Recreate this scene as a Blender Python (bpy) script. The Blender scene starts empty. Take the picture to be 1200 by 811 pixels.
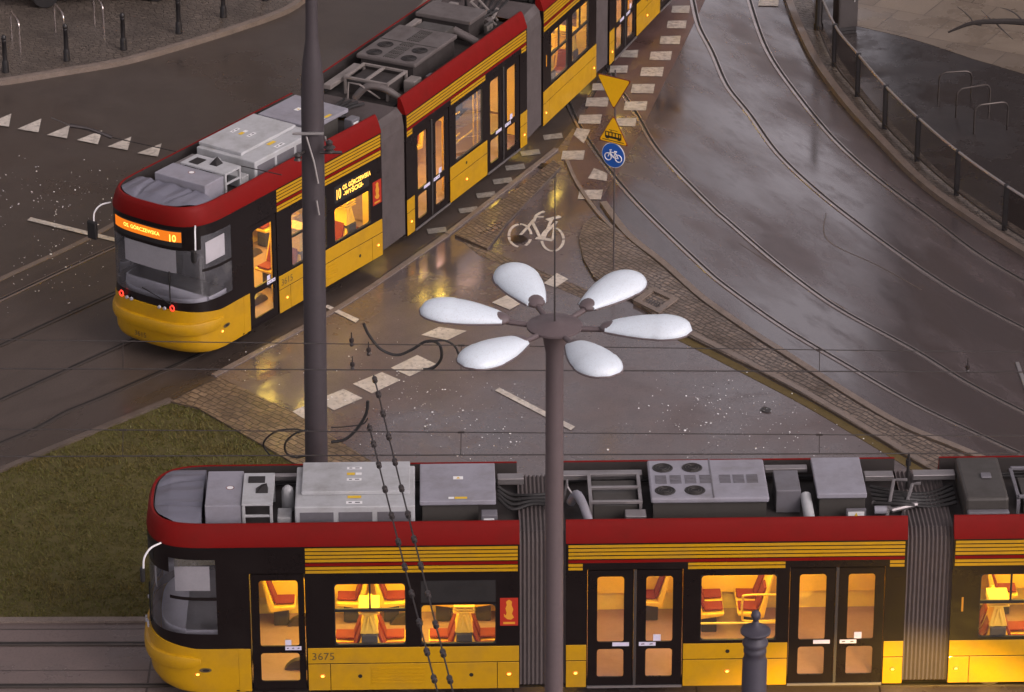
import bpy, bmesh, math, random
from mathutils import Vector, Matrix
random.seed(7)
PI = math.pi
S = bpy.context.scene
COL = S.collection

# ------------------------------------------------------------------ camera model
F_PX, PITCH, CAM_H, ROLL = 4728.0754, .4427, 33.3951, -.003
CP, SP = math.cos(PITCH), math.sin(PITCH)
def ray(px, py):
    a, b = px - 600, py - 405.5
    c, s = math.cos(-ROLL), math.sin(-ROLL)
    u, v = (a*c - b*s)/F_PX, (a*s + b*c)/F_PX
    return u, CP - v*SP, -SP - v*CP
def G(px, py, z=0.0):                       # ground point seen at a photo position
    dx, dy, dz = ray(px, py); t = (z - CAM_H)/dz
    return Vector((dx*t, dy*t, z))
def RY(px, py, Y):                          # point at distance Y seen at a photo position
    dx, dy, dz = ray(px, py); t = Y/dy
    return Vector((dx*t, Y, CAM_H + dz*t))

cam_d = bpy.data.cameras.new("camera"); cam = bpy.data.objects.new("camera", cam_d); COL.objects.link(cam)
cam_d.sensor_width = 36; cam_d.lens = F_PX/1200*36; cam_d.clip_end = 2000; cam_d.clip_start = 1
cam.location = (0, 0, CAM_H)
cam.rotation_euler = (Matrix.Rotation(PI/2 - PITCH, 3, 'X') @ Matrix.Rotation(ROLL, 3, 'Z')).to_euler()
S.camera = cam

# ------------------------------------------------------------------ materials
def new_mat(name):
    m = bpy.data.materials.new(name); m.use_nodes = True
    nt = m.node_tree; b = nt.nodes['Principled BSDF']
    return m, nt, b
def N(nt, typ, **kw):
    n = nt.nodes.new(typ)
    for k, v in kw.items():
        if k in n.inputs.keys(): n.inputs[k].default_value = v
        else: setattr(n, k, v)
    return n
def noise(nt, co, scale, detail=4, rough=.55):
    n = N(nt, 'ShaderNodeTexNoise'); n.inputs['Scale'].default_value = scale
    n.inputs['Detail'].default_value = detail; n.inputs['Roughness'].default_value = rough
    nt.links.new(co, n.inputs['Vector']); return n.outputs['Fac']
def ramp(nt, fac, stops, interp='LINEAR'):
    r = N(nt, 'ShaderNodeValToRGB'); r.color_ramp.interpolation = interp
    e = r.color_ramp.elements
    while len(e) < len(stops): e.new(.5)
    for el, (p, c) in zip(e, stops):
        el.position = p; el.color = (*c, 1) if len(c) == 3 else c
    nt.links.new(fac, r.inputs['Fac']); return r.outputs['Color']
def mix(nt, a, b, fac, blend='MIX'):
    m = N(nt, 'ShaderNodeMix', data_type='RGBA', blend_type=blend)
    for sock, v in ((m.inputs[0], fac), (m.inputs[6], a), (m.inputs[7], b)):
        if hasattr(v, 'links') or hasattr(v, 'is_linked'): nt.links.new(v, sock)
        else: sock.default_value = v if not isinstance(v, tuple) else ((*v, 1) if len(v) == 3 else v)
    return m.outputs[2]
def coords(nt): return N(nt, 'ShaderNodeTexCoord').outputs['Object']
def bump(nt, b, h, strength=.3, dist=.01):
    n = N(nt, 'ShaderNodeBump'); n.inputs['Strength'].default_value = strength; n.inputs['Distance'].default_value = dist
    nt.links.new(h, n.inputs['Height']); nt.links.new(n.outputs['Normal'], b.inputs['Normal'])
def g3(v): return (v, v, v)

def paint(name, col, rough=.35, dirt=.25, dirtcol=(.05, .04, .035), metal=0, coat=0, scale=2.2):
    m, nt, b = new_mat(name); co = coords(nt)
    n1 = noise(nt, co, scale, 6, .65); n2 = noise(nt, co, scale*9, 3, .6)
    f = ramp(nt, n1, [(.45, g3(0)), (.8, g3(dirt))])
    c = mix(nt, col, dirtcol, f)
    c2 = mix(nt, c, tuple(x*.82 for x in col), ramp(nt, n2, [(.45, g3(0)), (.75, g3(.35))]))
    nt.links.new(c2, b.inputs['Base Color'])
    r = ramp(nt, n1, [(.3, g3(rough*.8)), (.8, g3(min(1, rough*1.5)))])
    nt.links.new(r, b.inputs['Roughness']); b.inputs['Metallic'].default_value = metal
    b.inputs['Coat Weight'].default_value = coat
    if name.startswith('opal'):                 # rain drops and streaks of grime on the lamp covers
        d = noise(nt, co, 55, 2, .6); bump(nt, b, d, .25, .004)
        nt.links.new(mix(nt, c2, dirtcol, ramp(nt, d, [(.55, g3(0)), (.7, g3(.55))])), b.inputs['Base Color'])
    return m
def emit(name, col, st, base=(.02, .02, .02)):
    m, nt, b = new_mat(name); b.inputs['Base Color'].default_value = (*base, 1)
    b.inputs['Emission Color'].default_value = (*col, 1); b.inputs['Emission Strength'].default_value = st
    return m
def glass(name, tint=(.9, .9, .9), refl=1.0, rough=.03, veil=0, film=(.6, .6, .66)):
    m, nt, b = new_mat(name); nt.nodes.remove(b)
    out = nt.nodes['Material Output']
    t = N(nt, 'ShaderNodeBsdfTransparent'); t.inputs['Color'].default_value = (*tint, 1)
    g = N(nt, 'ShaderNodeBsdfGlossy'); g.inputs['Roughness'].default_value = rough
    fr = N(nt, 'ShaderNodeFresnel'); fr.inputs['IOR'].default_value = 1.5
    mu = N(nt, 'ShaderNodeMath', operation='MULTIPLY'); mu.inputs[1].default_value = refl
    nt.links.new(fr.outputs[0], mu.inputs[0])
    mx = N(nt, 'ShaderNodeMixShader'); nt.links.new(mu.outputs[0], mx.inputs[0])
    nt.links.new(t.outputs[0], mx.inputs[1]); nt.links.new(g.outputs[0], mx.inputs[2])
    if veil:                                    # pale haze mixed into the pane to grey it, standing in for light
        df = N(nt, 'ShaderNodeBsdfDiffuse'); df.inputs['Color'].default_value = (*film, 1)
        m2 = N(nt, 'ShaderNodeMixShader'); co = coords(nt)
        nt.links.new(ramp(nt, noise(nt, co, 2.5, 5, .6), [(.3, g3(veil*.5)), (.7, g3(veil*1.5))]), m2.inputs[0])
        nt.links.new(mx.outputs[0], m2.inputs[1]); nt.links.new(df.outputs[0], m2.inputs[2]); mx = m2
    nt.links.new(mx.outputs[0], out.inputs['Surface'])
    return m
def wet(name, dark, light, rlo=.12, rhi=.5, pud=.5, scale=.35, tint=None, fine=18, bumpy=.25, spec=.5, streak=None, film=.45):
    """wet paving: puddle film where the roughness drops, grain where it is only damp"""
    m, nt, b = new_mat(name); co = coords(nt)
    if streak:
        m0 = N(nt, 'ShaderNodeMapping'); m0.inputs['Rotation'].default_value = (0, 0, streak); nt.links.new(co, m0.inputs['Vector'])
        mp = N(nt, 'ShaderNodeMapping'); mp.inputs['Scale'].default_value = (.42, 1.25, 1)
        nt.links.new(m0.outputs['Vector'], mp.inputs['Vector']); cs = mp.outputs['Vector']
    else: cs = co
    big = noise(nt, cs, scale, 5, .6); mid = noise(nt, cs, scale*6, 4, .6); fn = noise(nt, co, fine*2.5, 3, .7)
    c = mix(nt, dark, light, ramp(nt, mid, [(.3, g3(0)), (.7, g3(1))]))
    c = mix(nt, c, tuple(x*.45 for x in dark), ramp(nt, fn, [(.5, g3(0)), (.72, g3(.8))]))
    c = mix(nt, c, tuple(x*.6 for x in dark), ramp(nt, big, [(pud-.06, g3(0)), (pud+.12, g3(.75))]))
    nt.links.new(c, b.inputs['Base Color'])
    r = ramp(nt, big, [(pud-.1, g3(rhi)), (pud+.1, g3(rlo))])
    r2 = mix(nt, r, g3(rhi*1.1), ramp(nt, mid, [(.45, g3(0)), (.75, g3(.5))]))
    nt.links.new(r2, b.inputs['Roughness']); b.inputs['Specular IOR Level'].default_value = spec
    wl = ramp(nt, big, [(pud-.10, g3(0)), (pud+.02, g3(film*.55)), (pud+.12, g3(film))])
    wl = mix(nt, wl, g3(0), ramp(nt, mid, [(.52, g3(0)), (.72, g3(.7))]))
    nt.links.new(wl, b.inputs['Coat Weight']); b.inputs['Coat Roughness'].default_value = .13; b.inputs['Coat IOR'].default_value = 1.6
    h = mix(nt, fn, g3(.5), ramp(nt, big, [(pud-.05, g3(0)), (pud+.1, g3(.85))]))
    bump(nt, b, h, bumpy, .006)
    return m
def cobble(name, c1, c2, joint, scale=6, rough=.4, jw=.06, rnd=.75, rot=0.0):
    """rows of small setts, bent and uneven"""
    m, nt, b = new_mat(name); co = coords(nt)
    d = N(nt, 'ShaderNodeTexNoise'); d.inputs['Scale'].default_value = 1.6; d.inputs['Detail'].default_value = 4; nt.links.new(co, d.inputs['Vector'])
    ad = N(nt, 'ShaderNodeVectorMath', operation='MULTIPLY_ADD'); nt.links.new(d.outputs['Color'], ad.inputs[0]); ad.inputs[1].default_value = (.22,.22,0); nt.links.new(co, ad.inputs[2])
    mp = N(nt, 'ShaderNodeMapping'); mp.inputs['Rotation'].default_value = (0, 0, rot); nt.links.new(ad.outputs[0], mp.inputs['Vector'])
    br = N(nt, 'ShaderNodeTexBrick'); br.inputs['Scale'].default_value = 1; br.inputs['Brick Width'].default_value = 1.25/scale; br.inputs['Row Height'].default_value = .85/scale
    br.inputs['Mortar Size'].default_value = jw*.22; br.inputs['Mortar Smooth'].default_value = .6; br.offset = .43; br.squash = 1.25; br.squash_frequency = 3
    br.inputs['Color1'].default_value = (*c1, 1); br.inputs['Color2'].default_value = (*c2, 1); br.inputs['Mortar'].default_value = (*joint, 1)
    nt.links.new(mp.outputs[0], br.inputs['Vector'])
    big = noise(nt, co, .9, 6, .65); mid = noise(nt, co, 9, 4, .7)
    c = mix(nt, br.outputs['Color'], tuple(x*.55 for x in c2), ramp(nt, mid, [(.42, g3(0)), (.7, g3(.8))]))
    c = mix(nt, c, joint, ramp(nt, big, [(.48, g3(0)), (.72, g3(.75))]))
    nt.links.new(c, b.inputs['Base Color'])
    nt.links.new(ramp(nt, big, [(.35, g3(rough*.6)), (.7, g3(rough*1.4))]), b.inputs['Roughness'])
    inv = N(nt, 'ShaderNodeMath', operation='SUBTRACT'); inv.inputs[0].default_value = 1; nt.links.new(br.outputs['Fac'], inv.inputs[1])
    hh = mix(nt, inv.outputs[0], mid, .35); bump(nt, b, hh, .7, .02)
    return m
def slabs(name, c1, c2, joint, bw=1.2, bh=.6, rot=0, rough=.35, ms=.012, offset=.5, spec=.5):
    m, nt, b = new_mat(name); co = coords(nt)
    mp = N(nt, 'ShaderNodeMapping'); mp.inputs['Rotation'].default_value = (0, 0, rot); nt.links.new(co, mp.inputs['Vector'])
    br = N(nt, 'ShaderNodeTexBrick'); br.inputs['Scale'].default_value = 1
    br.inputs['Brick Width'].default_value = bw; br.inputs['Row Height'].default_value = bh; br.inputs['Mortar Size'].default_value = ms
    br.offset = offset; br.inputs['Mortar Smooth'].default_value = .3
    br.inputs['Color1'].default_value = (*c1, 1); br.inputs['Color2'].default_value = (*c2, 1); br.inputs['Mortar'].default_value = (*joint, 1)
    nt.links.new(mp.outputs[0], br.inputs['Vector'])
    big = noise(nt, co, .7, 6, .65); fn = noise(nt, co, 25, 3, .6)
    c = mix(nt, br.outputs['Color'], tuple(x*.5 for x in c1), ramp(nt, big, [(.4, g3(0)), (.75, g3(.8))]))
    c = mix(nt, c, tuple(x*.55 for x in c2), ramp(nt, fn, [(.5, g3(0)), (.75, g3(.6))]))
    nt.links.new(c, b.inputs['Base Color'])
    nt.links.new(ramp(nt, big, [(.35, g3(rough*1.3)), (.65, g3(rough*.5))]), b.inputs['Roughness'])
    b.inputs['Specular IOR Level'].default_value = spec
    inv = N(nt, 'ShaderNodeMath', operation='SUBTRACT'); inv.inputs[0].default_value = 1; nt.links.new(br.outputs['Fac'], inv.inputs[1])
    bump(nt, b, inv.outputs[0], .5, .01)
    return m

def marking(name, col, worn=.5, under=(.05, .045, .042)):
    m, nt, b = new_mat(name); co = coords(nt)
    n = noise(nt, co, 9, 7, .72); n2 = noise(nt, co, 1.6, 3, .5)
    c = mix(nt, col, under, ramp(nt, n, [(.62 - worn*.25, g3(0)), (.72, g3(.9))]))
    c = mix(nt, c, tuple(x*.6 for x in col), ramp(nt, n2, [(.4, g3(0)), (.7, g3(.7))]))
    nt.links.new(c, b.inputs['Base Color']); b.inputs['Roughness'].default_value = .4
    return m

M = {}
M['asphalt'] = wet('asphalt', (.054, .042, .035), (.076, .060, .050), .18, .48, .55, .22, bumpy=.3)
M['asphalt_right'] = wet('wet asphalt', (.078, .062, .061), (.110, .089, .088), .07, .34, .47, .34, bumpy=.22, streak=1.1, film=1.0)
M['asphalt_island'] = wet('damp asphalt', (.112, .090, .088), (.155, .125, .122), .13, .40, .50, .28, bumpy=.22, film=1.0)
M['path_red'] = wet('red asphalt', (.10, .060, .052), (.13, .078, .068), .2, .45, .55, .4)
M['track_bed'] = wet('track concrete', (.060, .046, .038), (.084, .065, .054), .2, .48, .55, .3, streak=-.86)
M['dark_pave'] = wet('dark wet paving', (.018, .0145, .014), (.032, .026, .024), .12, .45, .5, .5, film=.9)
M['plaza'] = slabs('plaza slabs', (.22, .175, .13), (.16, .128, .098), (.055, .042, .034), 1.3, 1.3, .5, .35)
M['bed_slabs'] = slabs('track slabs', (.17, .13, .118), (.145, .112, .10), (.045, .034, .03), 3.0, 1.38, 0, .4, .02, 0)
M['cobble'] = cobble('cobbles', (.25, .19, .145), (.15, .115, .09), (.045, .034, .026), 8, .42, .09, rot=.9)
M['cobble_grey'] = cobble('grey setts', (.16, .132, .108), (.105, .086, .07), (.04, .032, .026), 8, .42, .07, rot=-.3)
M['cobble_tan'] = cobble('tan setts', (.27, .19, .12), (.17, .12, .078), (.06, .042, .028), 6.5, .45, .09, rot=.75)
M['kerb'] = wet('kerb stone', (.17, .135, .11), (.23, .185, .155), .3, .55, .6, .8)
M['kerb_dark'] = wet('dark kerb stone', (.09, .07, .055), (.13, .10, .08), .3, .55, .6, .8)
M['soil'] = wet('soil', (.075, .062, .014), (.10, .08, .02), .7, .9, .8, .8, bumpy=.8)
M['gutter'] = wet('muddy gutter', (.09, .062, .016), (.13, .092, .028), .4, .7, .7, 1.0, bumpy=.5)
M['mark'] = marking('road paint', (.62, .57, .5), .5)
M['mark_mid'] = marking('scuffed road paint', (.50, .45, .39), .7)
M['mark_worn'] = marking('worn road paint', (.36, .33, .28), .9)
M['rail'] = paint('rail steel', (.42, .37, .35), .2, .3, (.2, .14, .1), .8)
M['rail_dull'] = paint('dull rail steel', (.10, .085, .075), .35, .3, (.05, .035, .02), .6)
M['groove'] = paint('rail groove', (.012, .01, .009), .6, .2)
M['yellow'] = paint('yellow paint', (.49, .265, .0012), .4, .34, (.17, .10, .03), 0, .1)
M['red'] = paint('red paint', (.17, .005, .004), .5, .4, (.08, .015, .01), 0, 0)
M['red'].node_tree.nodes['Principled BSDF'].inputs['Specular IOR Level'].default_value = .12
M['black'] = paint('black gloss body', (.009, .006, .006), .3, .15, (.02, .016, .014), 0, 0)
M['black'].node_tree.nodes['Principled BSDF'].inputs['Specular IOR Level'].default_value = .25
M['rubber'] = paint('black rubber', (.012, .011, .011), .6, .2)
M['bellow'] = paint('bellows fabric', (.08, .065, .063), .7, .4, (.045, .036, .033))
M['grey'] = paint('grey roof casing', (.27, .265, .305), .42, .7, (.15, .14, .13))
M['grey_lt'] = paint('pale roof casing', (.42, .43, .44), .45, .7, (.2, .19, .17))
M['grey_mid'] = paint('mid grey casing', (.14, .135, .15), .45, .7, (.08, .07, .06))
M['cowl'] = paint('roof cowl', (.15, .15, .185), .4, .3, (.07, .065, .06))
M['deck'] = paint('roof deck', (.035, .029, .027), .6, .4, (.02, .015, .012))
M['olive'] = paint('dark olive casing', (.055, .05, .045), .5, .4, (.025, .02, .016))
M['alu'] = paint('aluminium', (.32, .30, .30), .35, .4, (.12, .1, .09), .7)
M['lining'] = paint('cream interior lining', (.80, .58, .13), .5, .12, (.3, .24, .15))
M['floor_in'] = paint('interior floor', (.27, .165, .165), .55, .3, (.15, .09, .07))
M['seat_y'] = paint('yellow seat shell', (.8, .5, .06), .4, .1, (.4, .25, .05))
M['seat_r'] = paint('red seat fabric', (.17, .013, .005), .8, .2, (.25, .02, .01))
M['pole_y'] = paint('yellow handrail', (.85, .55, .06), .3, .05)
M['dark_in'] = paint('dark grey box', (.045, .04, .038), .5, .2)
M['cabin'] = paint('cab trim', (.05, .05, .055), .6, .2)
M['dash'] = paint('dashboard', (.6, .6, .68), .55, .2)
M['blind'] = paint('sun blind', (.75, .73, .75), .7, .15, (.3, .3, .3))
M['glass'] = glass('window glass', (.95, .93, .9), .6, .04, .025)
M['glass_cab'] = glass('windscreen glass', (.95, .95, .96), 1.4, .03, .075)
M['pole_paint'] = paint('dark purple grey pole paint', (.052, .043, .047), .5, .3, (.03, .025, .025))
M['lamp_metal'] = paint('mauve grey lamp metal', (.115, .088, .09), .5, .3, (.06, .045, .045))
M['opal'] = paint('opal white luminaire', (.66, .74, .80), .4, .34, (.5, .52, .53))
M['post'] = paint('slate cast iron', (.05, .045, .06), .5, .3, (.03, .026, .03))
M['bollard'] = paint('black bollard paint', (.012, .011, .012), .4, .3)
M['steel'] = paint('wet galvanised steel', (.5, .48, .47), .3, .3, (.2, .18, .17), .8)
M['steel_dk'] = paint('dark steel', (.06, .052, .05), .4, .3, (.03, .025, .02), .4)
M['post_dim'] = paint('dull grey sign post', (.075, .062, .058), .6, .2, (.04, .03, .03))
M['hoop_dk'] = paint('tarnished hoop steel', (.06, .05, .045), .3, .5, (.03, .025, .02), .6)
M['cable'] = paint('black cable', (.01, .009, .009), .5, .1)
M['wire'] = paint('overhead wire', (.03, .024, .022), .5, .1)
M['ceram'] = paint('brown insulator', (.035, .028, .027), .3, .1)
M['sign_y'] = paint('sign yellow', (.92, .50, .004), .4, .08, (.4, .25, .03))
M['sign_b'] = paint('sign blue', (.008, .10, .45), .4, .08)
M['sign_w'] = paint('sign white', (.8, .8, .8), .4, .08)
M['sign_r'] = paint('sign red edge', (.16, .02, .012), .4, .1)
M['sticker'] = paint('white sticker', (.62, .6, .75), .5, .1)
M['ink'] = paint('black ink', (.012, .01, .01), .5, .1)
M['numeral'] = paint('dark grey numerals', (.10, .07, .03), .5, .1)
M['warn'] = paint('warning yellow', (.75, .5, .03), .5, .1)
M['bark'] = paint('wet bark', (.02, .015, .013), .6, .3)
M['car'] = paint('dark car paint', (.018, .016, .018), .2, .2, (.03, .025, .02), 0, .5)
M['mesh_panel'] = glass('dark railing panel', (.58, .54, .52), .12, .25)
M['speck'] = paint('white flecks', (.8, .8, .8), .5, .05)
M['stain'] = wet('oil stain', (.018, .014, .012), (.026, .021, .018), .15, .35, .5, 1.5)
M['interior_lamp'] = emit('interior lamp', (1, .70, .10), 50)
M['vest_lamp'] = emit('vestibule lamp', (1, .56, .46), 10)
M['display'] = emit('amber led panel', (1, .22, .005), .8, (.05, .02, .01))
M['led'] = emit('amber led text', (1, .5, .07), 2.6)
M['amber'] = emit('amber marker lamp', (1, .30, .03), 9)
M['amber_ring'] = emit('amber lamp rim', (1, .2, .01), .7, (.3, .1, .01))
M['tail'] = emit('red tail lamp', (1, .04, .02), 1.8)
M['headlamp'] = paint('headlamp glass', (.35, .35, .38), .1, .1)
M['notice'] = emit('glowing red notice', (1, .035, .004), .16, (.2, .015, .008))  # faint glow added to the printed panel's own colour, no lamp behind
M['emblem'] = emit('glowing gold emblem', (1, .32, .01), .30, (.3, .15, .02))  # same added glow in the printed emblem

# ------------------------------------------------------------------ mesh builder
class MB:
    def __init__(s): s.v = []; s.f = []; s.m = []
    def add(s, vs, fs, m=0):
        o = len(s.v); s.v += [tuple(p) for p in vs]
        for f in fs: s.f.append([i + o for i in f]); s.m.append(m)
        return s
    def box(s, x0, x1, y0, y1, z0, z1, m=0):
        if x0 > x1: x0, x1 = x1, x0
        if y0 > y1: y0, y1 = y1, y0
        v = [(x0,y0,z0),(x1,y0,z0),(x1,y1,z0),(x0,y1,z0),(x0,y0,z1),(x1,y0,z1),(x1,y1,z1),(x0,y1,z1)]
        return s.add(v, [(0,3,2,1),(4,5,6,7),(0,1,5,4),(1,2,6,5),(2,3,7,6),(3,0,4,7)], m)
    def quad(s, pts, m=0): return s.add(pts, [tuple(range(len(pts)))], m)
    def prism(s, pts, z0, z1, m=0, ms=None):
        n = len(pts)
        a = sum(pts[i][0]*pts[(i+1)%n][1] - pts[(i+1)%n][0]*pts[i][1] for i in range(n))
        if a < 0: pts = pts[::-1]
        v = [(p[0],p[1],z0) for p in pts] + [(p[0],p[1],z1) for p in pts]
        s.add(v, [tuple(range(n, 2*n))], m)
        return s.add(v, [(i,(i+1)%n,(i+1)%n+n,i+n) for i in range(n)], m if ms is None else ms)
    def rings(s, rs, m=0, closed=True, cap=True):
        n = len(rs[0]); v = [p for r in rs for p in r]; fs = []
        for k in range(len(rs)-1):
            for i in range(n if closed else n-1):
                j = (i+1) % n; fs.append((k*n+i, k*n+j, (k+1)*n+j, (k+1)*n+i))
        if cap and closed: fs += [tuple(range(n))[::-1], tuple(range((len(rs)-1)*n, len(rs)*n))]
        return s.add(v, fs, m)
    def tube(s, path, r, n=8, m=0, cap=True):
        path = [Vector(p) for p in path]; rs = []
        prev = None
        for i, p in enumerate(path):
            d = (path[min(i+1, len(path)-1)] - path[max(i-1, 0)]).normalized()
            if prev is None:
                a = Vector((0,0,1)) if abs(d.z) < .9 else Vector((1,0,0)); u = d.cross(a).normalized()
            else: u = (prev - d*prev.dot(d)).normalized()
            prev = u; w = d.cross(u); rr = r[i] if isinstance(r, (list, tuple)) else r
            rs.append([p + (u*math.cos(2*PI*k/n) + w*math.sin(2*PI*k/n))*rr for k in range(n)])
        return s.rings(rs, m, True, cap)
    def lathe(s, prof, n=20, c=(0,0,0), m=0):
        c = Vector(c)
        return s.rings([[c + Vector((r*math.cos(2*PI*k/n), r*math.sin(2*PI*k/n), z)) for k in range(n)] for r, z in prof], m)
    def build(s, name, mats, parent=None, smooth=False, bev=0, loc=None, weld=False):
        me = bpy.data.meshes.new(name)
        if loc is not None:
            L = Vector(loc); s.v = [tuple(Vector(p) - L) for p in s.v]
        me.from_pydata(s.v, [], s.f)
        if not isinstance(mats, (list, tuple)): mats = [mats]
        for m in mats: me.materials.append(M[m] if isinstance(m, str) else m)
        me.polygons.foreach_set('material_index', s.m)
        bm = bmesh.new(); bm.from_mesh(me)
        if weld: bmesh.ops.remove_doubles(bm, verts=bm.verts, dist=1e-4)
        bmesh.ops.recalc_face_normals(bm, faces=bm.faces); bm.to_mesh(me); bm.free()
        if smooth:
            me.polygons.foreach_set('use_smooth', [True]*len(me.polygons))
            me.set_sharp_from_angle(angle=math.radians(40))
        o = bpy.data.objects.new(name, me); COL.objects.link(o)
        if loc is not None: o.location = loc
        if parent: o.parent = parent
        if bev:
            b = o.modifiers.new('bevel', 'BEVEL'); b.width = bev; b.segments = 2; b.limit_method = 'ANGLE'
        return o
def tag(o, label, cat, group=None, kind=None):
    o['label'] = label; o['category'] = cat
    if group: o['group'] = group
    if kind: o['kind'] = kind
    return o
def empty(name, loc=(0,0,0), rz=0):
    o = bpy.data.objects.new(name, None); COL.objects.link(o); o.location = loc; o.rotation_euler = (0,0,rz); o.empty_display_size = .3
    return o
def copy_tree(o, parent=None):
    c = o.copy(); COL.objects.link(c); c.parent = parent
    for ch in list(o.children): copy_tree(ch, c)
    return c
def text_mb(txt, size, fn, mb, m=0, align='LEFT', sx=1.0, bold=0):
    cu = bpy.data.curves.new('t', 'FONT'); cu.body = txt; cu.size = size; cu.align_x = align; cu.resolution_u = 3
    cu.offset = bold
    ob = bpy.data.objects.new('t', cu); COL.objects.link(ob)
    dg = bpy.context.evaluated_depsgraph_get(); me = bpy.data.meshes.new_from_object(ob.evaluated_get(dg))
    mb.add([fn(v.co.x*sx, v.co.y) for v in me.vertices], [tuple(p.vertices) for p in me.polygons], m)
    bpy.data.objects.remove(ob); bpy.data.curves.remove(cu); bpy.data.meshes.remove(me)
def spline(pts, k=6):
    P = [Vector(p) for p in pts]; out = []
    for i in range(len(P)-1):
        a, b, c, d = P[max(i-1,0)], P[i], P[i+1], P[min(i+2,len(P)-1)]
        for j in range(k):
            t = j/k
            out.append(.5*((2*b) + (c-a)*t + (2*a-5*b+4*c-d)*t*t + (3*b-a-3*c+d)*t**3))
    return out + [P[-1]]
def ribbon(mb, path, o0, o1, z0, z1, m=0):
    """band along a ground path between two sideways offsets"""
    L, R = [], []
    for i, p in enumerate(path):
        d = path[min(i+1,len(path)-1)] - path[max(i-1,0)]; d.z = 0; d.normalize(); n = Vector((-d.y, d.x, 0))
        L.append(p + n*o0); R.append(p + n*o1)
    for i in range(len(path)-1):
        a, b, c, d = L[i], L[i+1], R[i+1], R[i]
        mb.add([(a.x,a.y,z1),(b.x,b.y,z1),(c.x,c.y,z1),(d.x,d.y,z1),(a.x,a.y,z0),(b.x,b.y,z0),(c.x,c.y,z0),(d.x,d.y,z0)],
               [(0,1,2,3),(0,4,5,1),(3,2,6,7)] + ([(0,3,7,4)] if i == 0 else []) + ([(1,5,6,2)] if i == len(path)-2 else []), m)

# ------------------------------------------------------------------ setting: ground
def struct(o, label, cat): return tag(o, label, cat, kind='structure')
mb = MB(); mb.quad([(-400,-300,0),(400,-300,0),(400,700,0),(-400,700,0)])
struct(mb.build('ground', 'asphalt'), 'dark wet asphalt spreading under the whole junction', 'ground')

def poly(name, px, z0, z1, mat, label, cat, side=None, extra=None):
    pts = [G(x, y, z1) for x, y in px] if extra is None else extra
    mb = MB(); mb.prism([(p.x, p.y) for p in pts], z0, z1, 0, None if side is None else 1)
    return struct(mb.build(name, [mat] if side is None else [mat, side]), label, cat)

# right-hand carriageway with the curved tracks
KERB_R = [(918,-60),(914,-30),(919,0),(932,34.5),(953.6,77.7),(988,125),(1027,168),(1074.5,216),(1126,254.6),(1200,302),(1300,358)]
KERB_L = [(640,30),(668,130),(690,190),(704,240),(732.7,278),(775,312),(820,352),(868,386),(913,415),(1004,473),(1060,504.5),(1126,531),(1260,590)]
poly('right_road', [(760,-60)] + KERB_L + [(1400,600),(1400,380)] + KERB_R[::-1], -.02, .004, 'asphalt_right', 'wet reflective asphalt carrying the curved rails on the right', 'road')
# island between the tracks: crossing area and bicycle path
ISL = [(250,441),(354.6,385),(420,346),(520,275),(600,215),(655,172),(672,150),(690,190),(704,240),(732.7,278),(775,312),(820,352),(868,386),(913,415),(1004,473),(1060,504.5),(1100,545),(1180,640),(700,640),(560,620),(426,535),(340,481)]
poly('island_asphalt', ISL, -.02, .008, 'asphalt_island', 'brownish damp asphalt of the cycle crossing island between tracks', 'road')
poly('red_cycle_path', [(672,214),(660,188),(670,162),(700,105),(736,45),(768,-40),(838,-40),(826,0),(800,55),(778,98),(748,160),(722,206),(704,232),(688,234)], -.02, .012, 'path_red', 'reddish wet cycle path running up beside the far tram', 'path')
# tram track zone on the left
poly('left_track_bed', [(-160,462),(0,328),(103,280),(300,168),(480,30),(560,-60),(760,-60),(740,20),(700,95),(650,172),(600,213),(520,272),(420,343),(354.6,384),(255,440),(200,470),(103.5,510),(0,553),(-160,625)], -.02, .006, 'track_bed', 'dark damp concrete bed under the far tram tracks', 'track bed')
# cobbled pieces
poly('cobbled_triangle', [(200,470.5),(228,456),(258,442.5),(340,480.5),(425.7,534.5),(690,700),(619,700),(336,537.5),(231,477.5)], -.02, .07, 'cobble_tan', 'tan cobbled wedge beside the lawn and tall pole', 'paving', 'kerb_dark')
poly('cobbled_strip', [(533,275),(571,291),(594,260),(657,195),(649,187),(600,226)], -.02, .06, 'cobble', 'narrow cobbled strip along the far tram', 'paving', 'kerb_dark')
poly('cobbled_band', [(543,283),(572,292),(690,340),(712,349),(704,358),(660,340),(560,298)], -.02, .014, 'cobble', 'narrow cobbled band crossing above the street lamp heads', 'paving')
RC = [(695.7,252.7),(732.7,278),(775,312),(820,352),(868,386),(913,415),(1004,473),(1060,504.5),(1126,531),(1180,556),(1110,560),(1074,541),(1025,511),(948,466),(885,432),(811,396),(770,372),(740,350),(715,338),(695.7,324),(683,302),(678.7,278),(684,262)]
poly('cobbled_wedge', RC, -.02, .06, 'cobble', 'brown cobbled wedge along the inner rail curve behind the sign post', 'paving', 'kerb_dark')
mb = MB(); ribbon(mb, spline([G(x,y) for x,y in KERB_L[3:]]), -.02, .13, 0, .075); 
struct(mb.build('inner_kerb', 'kerb'), 'pale kerb between cobbled wedge and curved rails', 'kerb')
GUT = [(790,393),(811.5,403),(885,440.7),(948,474),(1025,519.5),(1085,556)]
mb = MB(); ribbon(mb, spline([G(x,y) for x,y in GUT]), -.12, .08, 0, .016)
struct(mb.build('muddy_gutter', 'gutter'), 'mustard brown muddy gutter below cobbled wedge', 'gutter')
mb = MB(); ribbon(mb, spline([G(x,y-8) for x,y in GUT]), -.05, .09, 0, .068)
struct(mb.build('gutter_kerb', 'kerb'), 'pale kerb between muddy gutter and cobbled wedge', 'kerb')
mb = MB(); ribbon(mb, spline([G(x,y) for x,y in [(250,441),(354.6,385),(420,347),(524,276)]]), -.06, .06, 0, .03)
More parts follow.
